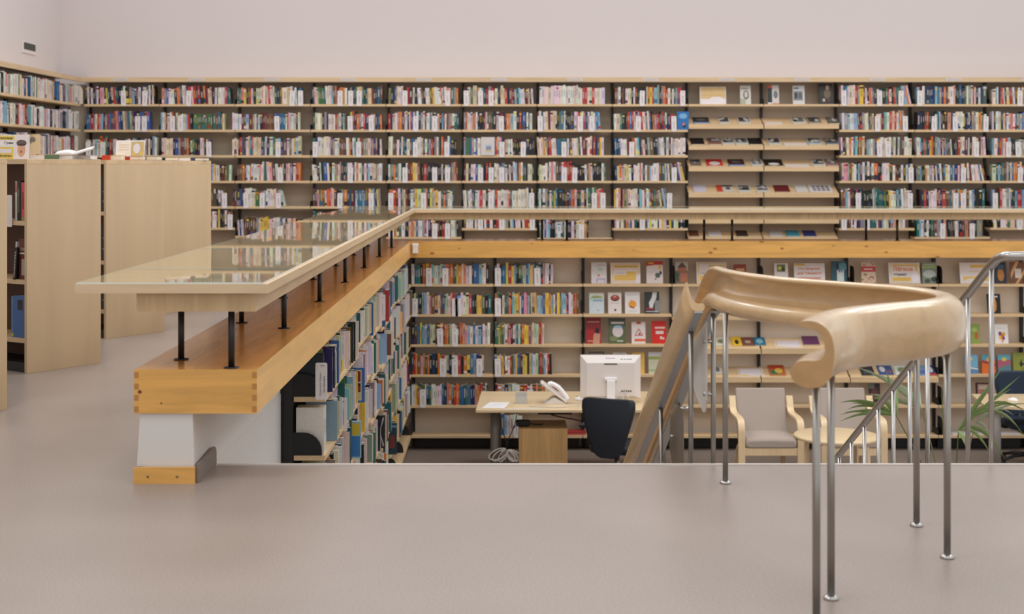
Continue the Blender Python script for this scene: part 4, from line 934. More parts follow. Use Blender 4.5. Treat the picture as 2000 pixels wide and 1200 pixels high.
up(1549, 167, 1572, (206, 206, 206), [('r', .05, .2, .85, .7, (130, 134, 138)), ('r', .15, .3, .4, .62, (60, 62, 66)), ('r', .5, .3, .75, .6, (90, 92, 98)), ('r', .1, .82, .5, .9, (90, 100, 130))], 'white book with a grey street photograph on upper display', .024)
up(1600, 163, 1627, (48, 46, 44), [('c', .62, .8, .12, .12, (186, 150, 120)), ('c', .6, .5, .25, .22, (110, 96, 70)), ('c', .35, .2, .1, .08, (190, 170, 160)), ('c', .7, .2, .12, .08, (90, 60, 50))], 'dark book with a standing figure at the right of upper display', .03)
G_ = (196, 196, 190); dk = (96, 98, 98)
uz = [PZ(y, DU) for y in (244, 285, 327, 378)]
SDU = .225
def photo_art(): return [('r', .08, .25, .92, .95, tuple(random.randint(60, 120) for _ in range(1))*3)] + [('c', random.uniform(.2, .8), random.uniform(.4, .85), random.uniform(.1, .2), random.uniform(.1, .2), random.choice([(206, 202, 196), (40, 42, 44), (160, 150, 140), (190, 186, 180)])) for _ in range(5)]
RW2 = [(0, [(1355, 1386, 'dark wide book with a blue lower edge', (46, 46, 48), 'D'), (1405, 1426, 'small grey photo book', G_, 'P'), (1442, 1467, 'grey photo book right of the small one', G_, 'P'), (1548, 1573, 'grey photo book near the right bay', G_, 'P'), (1579, 1605, 'brown-grey photo book', (150, 140, 130), 'P'), (1618, 1640, 'dark photo book at the right end', (90, 84, 82), 'P')], 'second'),
       (1, [(1350, 1376, 'plain black book at the left end', (26, 26, 30), ''), (1384, 1409, 'red-brown photo book', (150, 96, 84), 'P'), (1411, 1435, 'grey photo book beside the red-brown one', G_, 'P'), (1437, 1462, 'pale photo book left of the black one', G_, 'P'), (1463, 1489, 'plain black book beside the upright', (28, 26, 28), ''), (1501, 1526, 'grey photo book right of the upright', G_, 'P'), (1579, 1605, 'grey and blue photo book', (170, 186, 196), 'P'), (1613, 1638, 'slate photo book at the right end', (120, 126, 134), 'P')], 'third'),
       (2, [(1350, 1370, 'small brown and green book at the left end', (120, 100, 76), 'P'), (1381, 1412, 'bright red book with white picture', (196, 40, 34), 'R'), (1424, 1455, 'dark red and black book', (66, 34, 32), 'D'), (1468, 1490, 'grey photo book left of the upright', G_, 'P'), (1494, 1530, 'black book with a white spot', (30, 26, 26), 'S'), (1588, 1612, 'grey photo book', G_, 'P'), (1615, 1638, 'grey and red photo book at the right end', (170, 120, 116), 'P')], 'fourth'),
       (3, [(1355, 1380, 'lilac grey book at the left end', (196, 190, 204), ''), (1401, 1433, 'red and white book', (196, 190, 180), 'RW'), (1442, 1467, 'grey photo book right of the red and white one', G_, 'P'), (1478, 1502, 'grey photo book across the upright', G_, 'P'), (1514, 1543, 'plain maroon book', (104, 30, 36), ''), (1555, 1578, 'pale grey thin book', (206, 202, 198), ''), (1582, 1626, 'large white sheet with grey grid', (214, 208, 208), 'G')], 'fifth')]
for i, items, rn in RW2:
    for x0, x1, lb, base, k in items:
        art = {'P': photo_art(), 'D': [('r', 0, 0, 1, .18, (110, 140, 190)), ('c', .5, .6, .3, .2, (90, 86, 84))], 'R': [('c', .5, .35, .35, .3, (206, 200, 196))], 'S': [('c', .5, .25, .3, .2, (214, 206, 200))], 'RW': [('r', 0, 0, .35, 1, (196, 66, 44)), ('r', .35, .75, 1, 1, (60, 80, 80)), ('c', .7, .5, .15, .2, (90, 80, 76))],
               'G': [('r', .15+.2*q, .12+.28*s, .3+.2*q, .32+.28*s, (110, 108, 116)) for q in range(4) for s in range(3)], '': []}[k]
        slope_item(x0, x1, .12, .95, DU, uz[i], base, art, f'{lb}, {rn} shelf of upper display bays', th=.016, depth=.225, group='books lying on the upper display shelves')
for i, xa, xb, rn in ((0, 1477, 1487, 'second'), (1, 1532, 1576, 'third'), (2, 1534, 1580, 'fourth')):
    slope_item(xa if i else 1495, xb if i else 1528, .05, .45, DU, uz[i], (222, 208, 200), [], f'pale paper sheet lying on {rn} shelf of upper display bays', depth=.225, kind='card', group='paper sheets on the upper display shelves')
for x0, x1, b_, lb in ((1348, 1366, (110, 70, 50), 'brown book end low behind the counter posts'), (1385, 1410, (206, 200, 198), 'white thin book low behind the counter posts'), (1440, 1462, (60, 50, 46), 'dark book low between the counter posts'), (1505, 1530, (190, 188, 186), 'grey white book low on the second display bay'), (1538, 1563, (70, 150, 170), 'turquoise book low on the second display bay'), (1572, 1596, (50, 60, 120), 'navy book low at the right of the second display bay')):
    slope_item(x0, x1, .3, 1.0, DU, .328, b_, [], lb, th=.016, depth=.225, group='books lying on the upper display shelves')
# blue face-out book beside the display
D = DU+.01
faceout(.15, .235, .03, Matrix.Translation((PX(1334, D), D-.004, UZ[1]+.001)), (44, 110, 176), [('c', .5, .75, .35, .15, (120, 170, 206)), ('c', .6, .2, .15, .1, (30, 40, 60)), ('c', .55, .3, .1, .08, (210, 130, 60))], 'blue face-out book at the end of the eighth upper bay', 'face-out books', lean=.02)
D = DU+.01
faceout(.155, .23, .02, Matrix.Translation((PX(428, D), D, UZ[4]+.001)), (70, 74, 52), [('r', .3, .8, .7, .83, (130, 130, 90)), ('r', .1, .1, .9, .12, (96, 98, 66))], 'dark olive face-out book right of the bookcases', 'face-out books', lean=.02)
faceout(.175, .235, .03, Matrix.Translation((PX(953, D), D-.024, UZ[2]+.001)), (210, 202, 200), [('r', .3, .12, .8, .62, (190, 196, 206)), ('r', .36, .2, .74, .5, (130, 140, 170)), ('r', .36, .2, .74, .3, (206, 180, 110))], 'white face-out book with a small blue picture in sixth upper bay', 'face-out books', lean=.02)
# ============================================================ HANDRAILS
PROF = [(-.070,.052),(-.070,.032),(-.058,.012),(-.034,.001),(-.005,.0),(.022,.010),(.040,.034),(.048,.068),(.050,.105),(.044,.140),(.028,.167),(.004,.182),(-.022,.186),(-.042,.182),(-.047,.175),(-.040,.167),(-.018,.165),(.004,.155),(.018,.138),(.024,.115),(.022,.095),(.010,.080),(-.010,.075),(-.032,.075),(-.054,.069)]
PROFA = [(-.048,.030),(-.050,.014),(-.036,.001),(-.006,-.001),(.022,.006),(.040,.030),(.051,.075),(.056,.122),(.053,.130),(.046,.127),(.039,.100),(.027,.064),(.011,.043),(-.010,.034),(-.034,.035)]
def dense_prof(P):
    out = []; n = len(P)
    for i in range(n):
        p0, p1, p2, p3 = (Vector(P[(i+k-1) % n]) for k in range(4))
        for t in (0, .5): out.append(tuple(.5*((2*p1)+(-p0+p2)*t+(2*p0-5*p1+4*p2-p3)*t*t+(-p0+3*p1-3*p2+p3)*t**3)))
    return out
def catmull(P, n=8):
    P = [Vector(p) for p in P]; P = [P[0]*2-P[1]] + P + [P[-1]*2-P[-2]]; out = []
    for i in range(1, len(P)-2):
        p0, p1, p2, p3 = P[i-1:i+3]
        for k in range(n):
            t = k/n; out.append(.5*((2*p1)+(-p0+p2)*t+(2*p0-5*p1+4*p2-p3)*t*t+(-p0+3*p1-3*p2+p3)*t**3))
    out.append(P[-2]); return out
def sweep(pts, prof, mirror=1, seg=.42):
    """profile +u = right of travel; opening on the left"""
    mb = MB(); rings = []; cols = []; dist = 0; tone = 1.0
    for i, p in enumerate(pts):
        t = (pts[min(i+1, len(pts)-1)] - pts[max(i-1, 0)]).normalized()
        right = Vector((t.y, -t.x, 0)).normalized(); upv = right.cross(t).normalized()
        k_ = 1-.25*min(1, max(0, (p.y-5.45)/.6))
        rings.append([p + right*(u*mirror*k_) + upv*v for u, v in prof])
        if i:
            dist += (p-pts[i-1]).length
            if dist > seg: dist = 0; tone = random.uniform(.88, 1.02)
            cols.append((tone, tone*.985, tone*.96))
    if mirror < 0: rings = [r[::-1] for r in rings]
    rings = [r[::-1] for r in rings]
    mb.ring_loft(rings, cols=cols, capcol=(.74, .62, .46)); return mb
def post(parent, x, y, z0, z1, r=.0115, flange=True, mat='chrome'):
    mb = MB(); mb.cyl(x, y, z0, z1, r, 18); o = mb.build('post', mat, parent)
    if flange:
        f = MB(); f.lathe(x, y, [(.001, z0+.0003), (.023, z0+.0003), (.0235, z0+.004), (.021, z0+.009), (.0125, z0+.013), (.0118, z0+.013)], 24); f.build('flange', 'chromeb', o)
    return o
ZB = .682; PD = dense_prof(PROF)
hb = empty('wooden_handrail', (0, 0, 0)); tag(hb, 'looping birch handrail curling over the landing and running down the stairs', 'handrail')
loop = [(.868, 3.93), (.93, 4.09), (1.03, 4.26), (1.19, 4.41), (1.36, 4.53), (1.475, 4.68), (1.515, 4.88), (1.45, 5.08), (1.29, 5.26), (1.125, 5.45), (1.02, 5.65), (.955, 5.86), (.934, 6.05)]
pts = [Vector((x, y, ZB)) for x, y in loop]
S = .5
pts = catmull(pts, 8)
xs_, ys_ = .868, 6.05
down = [Vector((.932, 6.14, ZB-.008)), Vector((.931, 6.24, ZB-.036)), Vector((.93, 6.36, ZB-.088))] + [Vector((.93, 6.36+.2*k, ZB-.088-S*.2*k)) for k in range(1, 17)]
railB = pts + down
sweep(railB, PD).build('rail', 'railwood', hb)
def bar(pts, parent, w=.05):
    mb = MB(); rings = []
    for i, p in enumerate(pts):
        t = (pts[min(i+1, len(pts)-1)] - pts[max(i-1, 0)]).normalized(); right = Vector((t.y, -t.x, 0)).normalized(); upv = right.cross(t)
        c = p - upv*.004
        rings.append([c-right*w/2-upv*.005, c+right*w/2-upv*.005, c+right*w/2+upv*.004, c-right*w/2+upv*.004][::-1])
    mb.ring_loft(rings, smooth=False); return mb.build('steel_bar', 'steel', parent)
bar([Vector((.925, 6.02, ZB-.001))] + [p - Vector((.006, 0, 0)) for p in down], hb, .044)
for x, y in ((.887, 4.01), (.985, 4.255), (1.472, 4.70), (1.492, 5.116), (.912, 5.80)):
    post(hb, x, y, 0, ZB+.012)
def zline(y): return ZB-.088-S*(y-6.36)
def step_z(y): return -.155*(int((y-DE)/.31)+1) if y > DE else 0
for y in (6.2, 7.43, 9.06):
    post(hb, .922, y, step_z(y), (zline(y) if y > 6.36 else ZB-.03)-.004, r=.011)
# acrylic guards under the rail
def guard(ring, name, mat):
    mb = MB(); mb.prism([(.885, y, z) for y, z in ring], (.006, 0, 0)); o = mb.build(name, mat, hb)
    return o
g1 = guard([(6.16, .62), (6.16, .28), (6.2, .222), (6.26, .21), (6.5, .25), (6.66, .31), (6.8, .42)], 'guard_panel', 'acryl')
g2b = MB(); g2b.prism([(.89, 6.97, .08), (.89, 6.97, -.28), (.89, 7.28, -.34), (.89, 7.55, -.2), (.89, 7.5, .0), (.89, 7.2, .09)][::-1], (.003, 0, 0)); g2 = g2b.build('guard_plate', 'chromeb', hb)
for (y, z, g) in ((6.2, .53, g1), (6.2, .30, g1), (6.62, .42, g1), (7.0, .1, g2), (7.43, -.12, g2), (7.05, -.25, g2)):
    m = MB(); m.tube([(.878, y, z), (.926, y, z)], .009, 10); m.build('standoff', 'chromeb', g)
# rail A
ha = empty('wooden_handrail'); tag(ha, 'straight birch stair handrail with a cut upper end, left of the looping one', 'handrail')
XA = .825
PA = [Vector((XA, 6.02+.2*k, .68-.455*.2*k)) for k in range(20)]
PDm = [(u*.7, v) for u, v in dense_prof(PROFA)]
# outline reversed for mirrored fin on the left
mbA = MB(); rings = []; cols = []; tone = 1
for i, p in enumerate(PA):
    t = (PA[1]-PA[0]).normalized(); right = Vector((1, 0, 0)); upv = right.cross(t).normalized()
    rings.append([p + right*(-u) + upv*v for u, v in PDm])
    if i: cols.append((tone, tone*.985, tone*.96)); tone = random.uniform(.92, 1.0) if i % 3 == 0 else tone
mbA.ring_loft(rings, cols=cols); mbA.build('rail', 'railwood', ha)
bar([p + Vector((.008, 0, 0)) for p in PA], ha, .036)
for y in (6.25, 7.43, 9.06):
    post(ha, XA+.006, y, step_z(y), .68-.455*(y-6.02)-.006, r=.011)
# ---- steel handrail on the right
hc = empty('steel_handrail'); tag(hc, 'polished steel stair handrail with slim balusters at the right', 'handrail')
XC = 2.134
def zc(y): return .862-.5*(y-6.2)
mb = MB(); mb.tube(catmull([(XC, 9.7, zc(9.7)), (XC, 8, zc(8)), (XC, 6.5, zc(6.5)), (XC, 6.2, zc(6.2)), (XC+.006, 6.09, .905), (XC+.05, 6.04, .912), (XC+.3, 6.02, .912), (XC+.9, 6.02, .912)], 6), .0195, 16)
mb.build('rail', 'chromeb', hc)
for k in range(11):
    y = 6.2+.31*k
    x_, _ = 0, 0
    post(hc, XC, y, step_z(y), zc(y)-.012, r=.0115, mat='chromeb')
post(hc, XC+.75, 6.02, 0, .9, r=.0115, mat='chromeb')
# ============================================================ DESK AREA
ZD = ZPIT+.75
dk_ = empty('desk', (.6, 14.5, ZPIT)); tag(dk_, 'birch-topped service desk on a grey round leg in front of lower shelves', 'desk')
def dloc(mb, o): 
    L = o.location; mb.v = [(v[0]-L.x, v[1]-L.y, v[2]-L.z) for v in mb.v]; return mb
mb = MB(); ring = [(-.256, 13.97, ZD-.028), (1.75, 13.97, ZD-.028), (1.75, 15.12, ZD-.028), (.5, 15.12, ZD-.028), (.3, 15.12, ZD-.028), (-.218, 15.12, ZD-.028)]
mb.prism(ring, (0, 0, .028)); dloc(mb, dk_).build('desktop', 'tabletop', dk_, bevel=.003)
for x, y in ((-.07, 14.25), (1.6, 14.25), (-.05, 14.95), (1.6, 14.95)):
    mb = MB(); mb.cyl(x, y, ZPIT+.012, ZD-.0285, .043, 24); mb.lathe(x, y, [(.001, ZPIT), (.06, ZPIT), (.055, ZPIT+.012), (.043, ZPIT+.0125)], 24)
    if y > 14.5: mb.v = [(v[0], v[1], v[2]) for v in mb.v]
    dloc(mb, dk_).build('leg', 'grey', dk_)
mb = MB(); mb.box(.0, 14.24, ZD-.06, 1.55, 14.26, ZD-.0285); dloc(mb, dk_).build('frame_rail', 'grey', dk_)
ped = empty('desk_pedestal', (.41, 14.3, ZPIT)); tag(ped, 'oak veneer drawer pedestal under the desk', 'cabinet')
mb = MB(); mb.box(-.24, -.25, .03, .24, .24, .55); mb.build('body', 'oak', ped, bevel=.002)
for q in range(3):
    mb = MB(); mb.box(-.23, .2405, .05+.165*q, .23, .258, .205+.165*q); d = mb.build('drawer', 'oak', ped)
    h = MB(); h.tube([(-.06, .258, .13+.165*q), (-.06, .275, .13+.165*q), (.06, .275, .13+.165*q), (.06, .258, .13+.165*q)], .004, 8); h.build('handle', 'chrome', d)
mb = MB()
for cx in (-.2, .2):
    for cy in (-.2, .2): mb.cyl(cx, cy, 0, .03, .02, 12)
mb.build('caster', 'dark', ped)
# adapter on pedestal, power strip under desktop
o = MB(); o.box(-.07, -.04, 0, .07, .04, .06); o = o.build('power_adapter', 'dark', loc=(.2+.01, 14.2, ZPIT+.551), bevel=.015); tag(o, 'black power adapter brick on the oak pedestal', 'adapter')
c = MB(); c.tube(catmull([(.05, .0, .03), (.12, -.02, .02), (.16, .01, .012), (.2, .03, .01)], 5), .006, 8); c.build('cable', 'dark', o)
o = MB(); o.box(-.17, -.03, 0, .17, .03, .045); o = o.build('power_strip', 'dark', loc=(.53, 14.18, ZD-.078), bevel=.006); tag(o, 'black power strip fixed beneath the desktop above the pedestal', 'power strip')
def wires(paths, r, name, mat, label, cat, loc):
    mb = MB()
    for P in paths: mb.tube(catmull([Vector(p)-Vector(loc) for p in P], 7), r, 7)
    o = mb.build(name, mat, loc=loc); tag(o, label, cat); return o
wires([[(.42, 14.12, ZD-.04), (.55, 14.1, ZD-.085), (.8, 14.08, ZD-.13), (1.05, 14.0, ZD-.19)]], .007, 'power_cable', 'dark', 'black cable sagging under the desk toward the blue chair', 'cable', (.4, 14.1, ZD-.1))
wires([[(.15, 14.12, ZD-.035), (.13, 14.1, ZD-.16), (.06, 14.08, ZD-.34), (.05, 14.08, ZD-.5), (.1, 14.08, ZPIT+.02)], [(-.02, 14.12, ZD-.035), (.0, 14.1, ZD-.2), (.05, 14.08, ZD-.4), (-.02, 14.06, ZPIT+.1), (-.06, 14.06, ZPIT+.01)], [(.2, 14.12, ZD-.12), (.12, 14.1, ZD-.2), (.07, 14.08, ZD-.3)]], .0045, 'hanging_cables', 'dark', 'thin black cables hanging below the left part of desk', 'cable', (.05, 14.08, ZD-.4))
lo = []
zc0 = ZD-.42; xc0 = .05
for a0, wd, ln in ((-2.55, .035, .17), (-2.2, .03, .13), (-2.75, .045, .19), (-.75, .035, .15), (-.55, .04, .17), (-.95, .03, .13)):
    P = []
    for q in range(13):
        t = q/12*2*PI; a = (1-math.cos(t))/2*ln; b = math.sin(t)*wd
        P.append((xc0 + a*math.cos(a0) - b*math.sin(a0), 14.05+.004*q, zc0 + a*math.sin(a0) + b*math.cos(a0)))
    lo.append(P)
wires(lo, .0055, 'cable_bundle', 'cable', 'bundle of looped white cable hanging beside the desk leg', 'cable', (xc0, 14.05, zc0))
# monitor seen from behind
mo = empty('computer_monitor', (1.1, 14.4, ZD)); tag(mo, 'white all-in-one computer monitor seen from behind on the desk', 'monitor')
w, h0, h1 = .305, .045, .483
mb = MB()
def rect(x, za, zb, y): return [(-x, y, za), (x, y, za), (x, y, zb), (-x, y, zb)]
mb.ring_loft([rect(.24, h0+.03, h1-.075, -.045), rect(w, h0, h1, .0), rect(w, h0, h1, .018)], smooth=False)
mb.build('housing', 'plastic', mo)
mb = MB(); mb.box(-w+.015, .018, h0+.02, w-.015, .0195, h1-.015); mb.build('screen', 'dark', mo)
mb = MB(); mb.box(-.066, -.0466, h1-.092, .066, -.0445, h1-.08); mb.build('vent_slot', 'ventd', mo)
mb = MB(); mb.box(-.062, -.075, .235, .062, -.046, .262); mb.box(-.042, -.085, .012, .042, -.05, .236); mb.build('stand', 'plastic2', mo, bevel=.004)
mb = MB(); mb.box(-.12, -.12, .0005, .12, .06, .012); mb.build('stand_base', 'plastic2', mo, bevel=.004)
mb = MB()
for q in range(5): mb.box(.105+.022*q, -.0466, .115, .12+.022*q, -.0445, .132)
mb.build('port', 'ventd', mo)
mb = MB()
for q, (x, c) in enumerate(((.11, (70, 70, 74)), (.14, (120, 120, 124)), (.165, (110, 170, 206)), (.185, (90, 150, 196)), (.205, (80, 80, 86)), (-.04, (170, 170, 180)), (-.015, (170, 170, 180)), (.01, (170, 170, 180)), (.035, (170, 170, 180)))):
    z = h1-.042 if x > .05 else h1-.032; y = -.045*(h1-z)/.075 - .001
    mb.box(x-.008, y-.0006, z-.006, x+.008, y+.0, z+.006, lin(c))
mb.build('sticker', 'col', mo)
wires([[(1.2, 14.35, ZD+.12), (1.15, 14.33, ZD+.06), (1.12, 14.36, ZD+.01)], [(1.24, 14.35, ZD+.12), (1.2, 14.3, ZD+.02), (1.1, 14.3, ZD+.006)], [(1.25, 14.35, ZD+.12), (1.29, 14.3, ZD+.03), (1.34, 14.3, ZD+.006)]], .004, 'monitor_cable', 'cable', 'white and grey cables running from the monitor ports', 'cable', (1.2, 14.33, ZD+.05))
# telephone
ph = empty('desk_phone', (PX(1085, 14.4), 14.4, ZD)); tag(ph, 'white desk telephone propped upright on a wedge stand', 'telephone')
mb = MB(); mb.prism([(-.11, -.09, .001), (.1, -.09, .001), (.1, -.09, .008), (.0, -.09, .06), (-.03, -.09, .06)], (0, .18, 0)); mb.build('stand', 'plastic', ph)
mb = MB(); mb.prism([(-.155, -.1, .205), (-.13, -.1, .215), (.115, -.1, .03), (.1, -.1, .012)], (0, .2, 0)); mb.build('body', 'plastic', ph, bevel=.006)
mb = MB(); P = [(-.075, -.055, .192), (-.04, -.055, .2), (.03, -.055, .16), (.09, -.055, .09), (.12, -.055, .04)]
mb.tube(catmull(P, 5), .024, 12); mb.build('handset', 'plastic2', ph)
mb = MB(); P = []
for q in range(90): a = q*.9; s = q/89; P.append((.12+.16*s+.006*math.cos(a), -.08-.03*math.sin(s*3), .014+.008*math.sin(a)+.004))
mb.tube(P, .0028, 5); mb.build('coil_cord', 'cable', ph)
# card holder, paper, mouse
ch = empty('card_holder', (PX(1018, 14.35), 14.35, ZD)); tag(ch, 'clear acrylic card holder standing on the desk', 'holder')
mb = MB(); w = .058
mb.box(-w, -.03, .001, w, -.027, .075); mb.box(-w, .027, .001, w, .03, .11); mb.box(-w, -.027, .001, -w+.003, .027, .085); mb.box(w-.003, -.027, .001, w, .027, .085); mb.box(-w+.003, -.027, .001, w-.003, .027, .004); mb.build('box', 'acryl', ch)
mb = MB(); rr = []
for q in range(9):
    f = q/8-.5; x = f*.1; z = .012+.12*f*f
    rr.append([(x, -.02, z), (x, .02, z), (x, .02, z+.014), (x, -.02, z+.014)])
mb.ring_loft(rr, col=lin((228, 224, 222))); mb.build('cards', 'paper', ch)
mb = MB(); a = lin((232, 230, 232)); mb.prism([(PX(941, 14.08), 14.08, ZD+.0006), (PX(985, 14.08), 14.08, ZD+.0006), (PX(996, 14.42), 14.42, ZD+.0006), (PX(957, 14.42), 14.42, ZD+.0006)], (0, 0, .0012), a)
for q in range(5): 
    y = 14.16+.045*q; x0, x1 = PX(952+3*q, y), PX(980+3*q, y); mb.poly([(x0, y, ZD+.0021), (x1, y, ZD+.0021), (x1, y+.008, ZD+.0021), (x0, y+.008, ZD+.0021)], lin((190, 188, 198)))
tag(mb.build('paper_sheet', 'paper'), 'white printed sheet on the left part of desk', 'paper')
mb = MB(); mb.prism([(PX(975, 14.02), 14.0, ZD+.0006), (PX(1060, 14.02), 14.02, ZD+.0006), (PX(1062, 14.12), 14.1, ZD+.0006), (PX(985, 14.06), 14.06, ZD+.0006)], (0, 0, .0012), lin((206, 196, 184)))
tag(mb.build('plastic_sleeve', 'paper'), 'pale plastic sleeve near the front edge of desk', 'paper')
wires([[(PX(1035, 14.15), 14.15, ZD+.005), (PX(1090, 14.1), 14.1, ZD+.005), (PX(1130, 14.2), 14.2, ZD+.005), (PX(1128, 14.05), 14.05, ZD+.005)]], .004, 'phone_cord', 'cable', 'white cord curling across the desktop below the telephone', 'cable', (PX(1090, 14.1), 14.1, ZD+.005))
def mouse(x, y, z, label, rz=0):
    mb = MB(); rr = []
    for q in range(9):
        s = q/8; wv = .032*math.sin(PI*(s*.86+.07))**.5; hv = .036*math.sin(PI*(s*.8+.12))**.7; yv = -.055+.11*s
        rr.append([(wv*math.cos(a), yv, .001+hv*max(0, math.sin(a))) for a in [PI*k/8 for k in range(9)]])
    mb.ring_loft(rr); o = mb.build('computer_mouse', 'plastic2', loc=(x, y, z), rot=(0, 0, rz)); tag(o, label, 'mouse')
    w2 = MB(); w2.tube([(-.003, .025, .036), (.003, .025, .036)], .006, 10); w2.build('scroll_wheel', 'grey', o)
mouse(PX(1131, 14.55), 14.55, ZD, 'white computer mouse left of the monitor', .9)
# keyboard behind monitor
mb = MB(); mb.box(-.2, -.07, .001, .2, .07, .018); kb = mb.build('keyboard', 'dark', loc=(1.1, 14.75, ZD), bevel=.004); tag(kb, 'dark keyboard edge showing below the monitor', 'keyboard')
mb = MB()
for r in range(4):
    for c in range(14): mb.box(-.19+.027*c, -.058+.03*r, .0182, -.168+.027*c, -.034+.03*r, .022)
mb.build('keys', 'black', kb)
# ---- office chairs
def office_chair(loc, rz, label, mat):
    r = empty('office_chair', loc, rz); tag(r, label, 'chair', 'blue swivel office chairs')
    prof = [(.385, .06), (.40, .10), (.43, .13), (.48, .155), (.56, .18), (.66, .212), (.76, .24), (.86, .26), (.915, .256), (.94, .236), (.948, .18)]
    mb = MB(); rr = []
    for z, w in prof:
        ring = []; n = 12; bow = -.03*math.sin((z-.4)/.55*PI)
        for q in range(n+1): x = -w+2*w*q/n; ring.append((x, bow-.03+.5*x*x, z))
        for q in range(n+1): x = w-2*w*q/n; ring.append((x, bow+.03+.5*x*x, z-.004))
        rr.append(ring)
    mb.ring_loft(rr); mb.build('backrest', mat, r)
    mb = MB(); rr = []
    for z, k in ((.40, .8), (.405, .96), (.43, 1.0), (.46, 1.0), (.475, .94), (.48, .8)):
        rr.append([(k*.25*math.copysign(abs(math.cos(a))**.5, math.cos(a)), .3+k*.24*math.copysign(abs(math.sin(a))**.5, math.sin(a)), z) for a in [2*PI*q/32 for q in range(32)]])
    mb.ring_loft(rr); mb.build('seat', mat, r)
    mb = MB(); mb.tube([(0, .03, .50), (0, .05, .40), (0, .2, .375), (0, .3, .375)], .025, 10); mb.build('back_bracket', 'dark', r)
    for s in (-1, 1):
        mb = MB(); mb.tube(catmull([(s*.22, .3, .40), (s*.29, .3, .42), (s*.3, .28, .55), (s*.3, .26, .63)], 5), .016, 8); a = mb.build('arm_support', 'dark', r)
        mb = MB(); mb.box(s*.3-.035, .1, .632, s*.3+.035, .38, .665); mb.build('armrest_pad', mat, a, bevel=.014)
    mb = MB(); mb.cyl(0, .26, .1, .375, .026, 16); mb.build('gas_column', 'chrome', r)
    for q in range(5):
        a = 2*PI*q/5+.3; mb = MB(); mb.tube([(0, .26, .11), (.16*math.cos(a), .26+.16*math.sin(a), .1), (.3*math.cos(a), .26+.3*math.sin(a), .065)], .024, 8, r2=.016); lg = mb.build('base_arm', 'dark', r)
        mb = MB(); cx, cy = .3*math.cos(a), .26+.3*math.sin(a); mb.tube([(cx-.02*math.sin(a), cy+.02*math.cos(a), .03), (cx+.02*math.sin(a), cy-.02*math.cos(a), .03)], .0295, 14); mb.build('caster', 'dark', lg)
    return r
office_chair((PX(1187, 13.45), 13.45, ZPIT), -.42, 'dark navy swivel office chair with its back to us before the desk', 'chairblue')
office_chair((5.54, 15.25, ZPIT), PI, 'slate blue swivel chair behind the right desk', 'chairblue2')
# ---- right desk
d2 = empty('desk', (5.6, 14.5, ZPIT)); tag(d2, 'birch-topped desk with angled corner cut by the right frame edge', 'desk')
mb = MB(); ring = [(PX(1897, 14.95), 14.95, ZD-.028), (PX(1924, 14.25), 14.25, ZD-.028), (5.2, 14.1, ZD-.028), (7, 13.95, ZD-.028), (7, 14.95, ZD-.028)]
mb.prism(ring, (0, 0, .028)); dloc(mb, d2).build('desktop', 'tabletop', d2, bevel=.003)
for x, y in ((PX(1946, 14.3), 14.3), (6.8, 14.3), (6.8, 14.8)):
    mb = MB(); mb.cyl(x, y, ZPIT+.012, ZD-.0285, .045, 24); mb.lathe(x, y, [(.001, ZPIT), (.06, ZPIT), (.055, ZPIT+.012), (.045, ZPIT+.0125)], 24); dloc(mb, d2).build('leg', 'grey', d2)
mouse(PX(1978, 14.5), 14.5, ZD, 'white computer mouse on the right desk', .8)
# white sheets on bottom shelf under the right desk
mb = MB(); z = LZ[5]+.001; mb.box(PX(1862, DL), DL+.02, z, PX(1996, DL), DL+.17, z+.012, lin((216, 212, 214))); tag(mb.build('paper_stack', 'paper'), 'flat stack of white sheets on the bottom shelf under the right desk', 'paper')
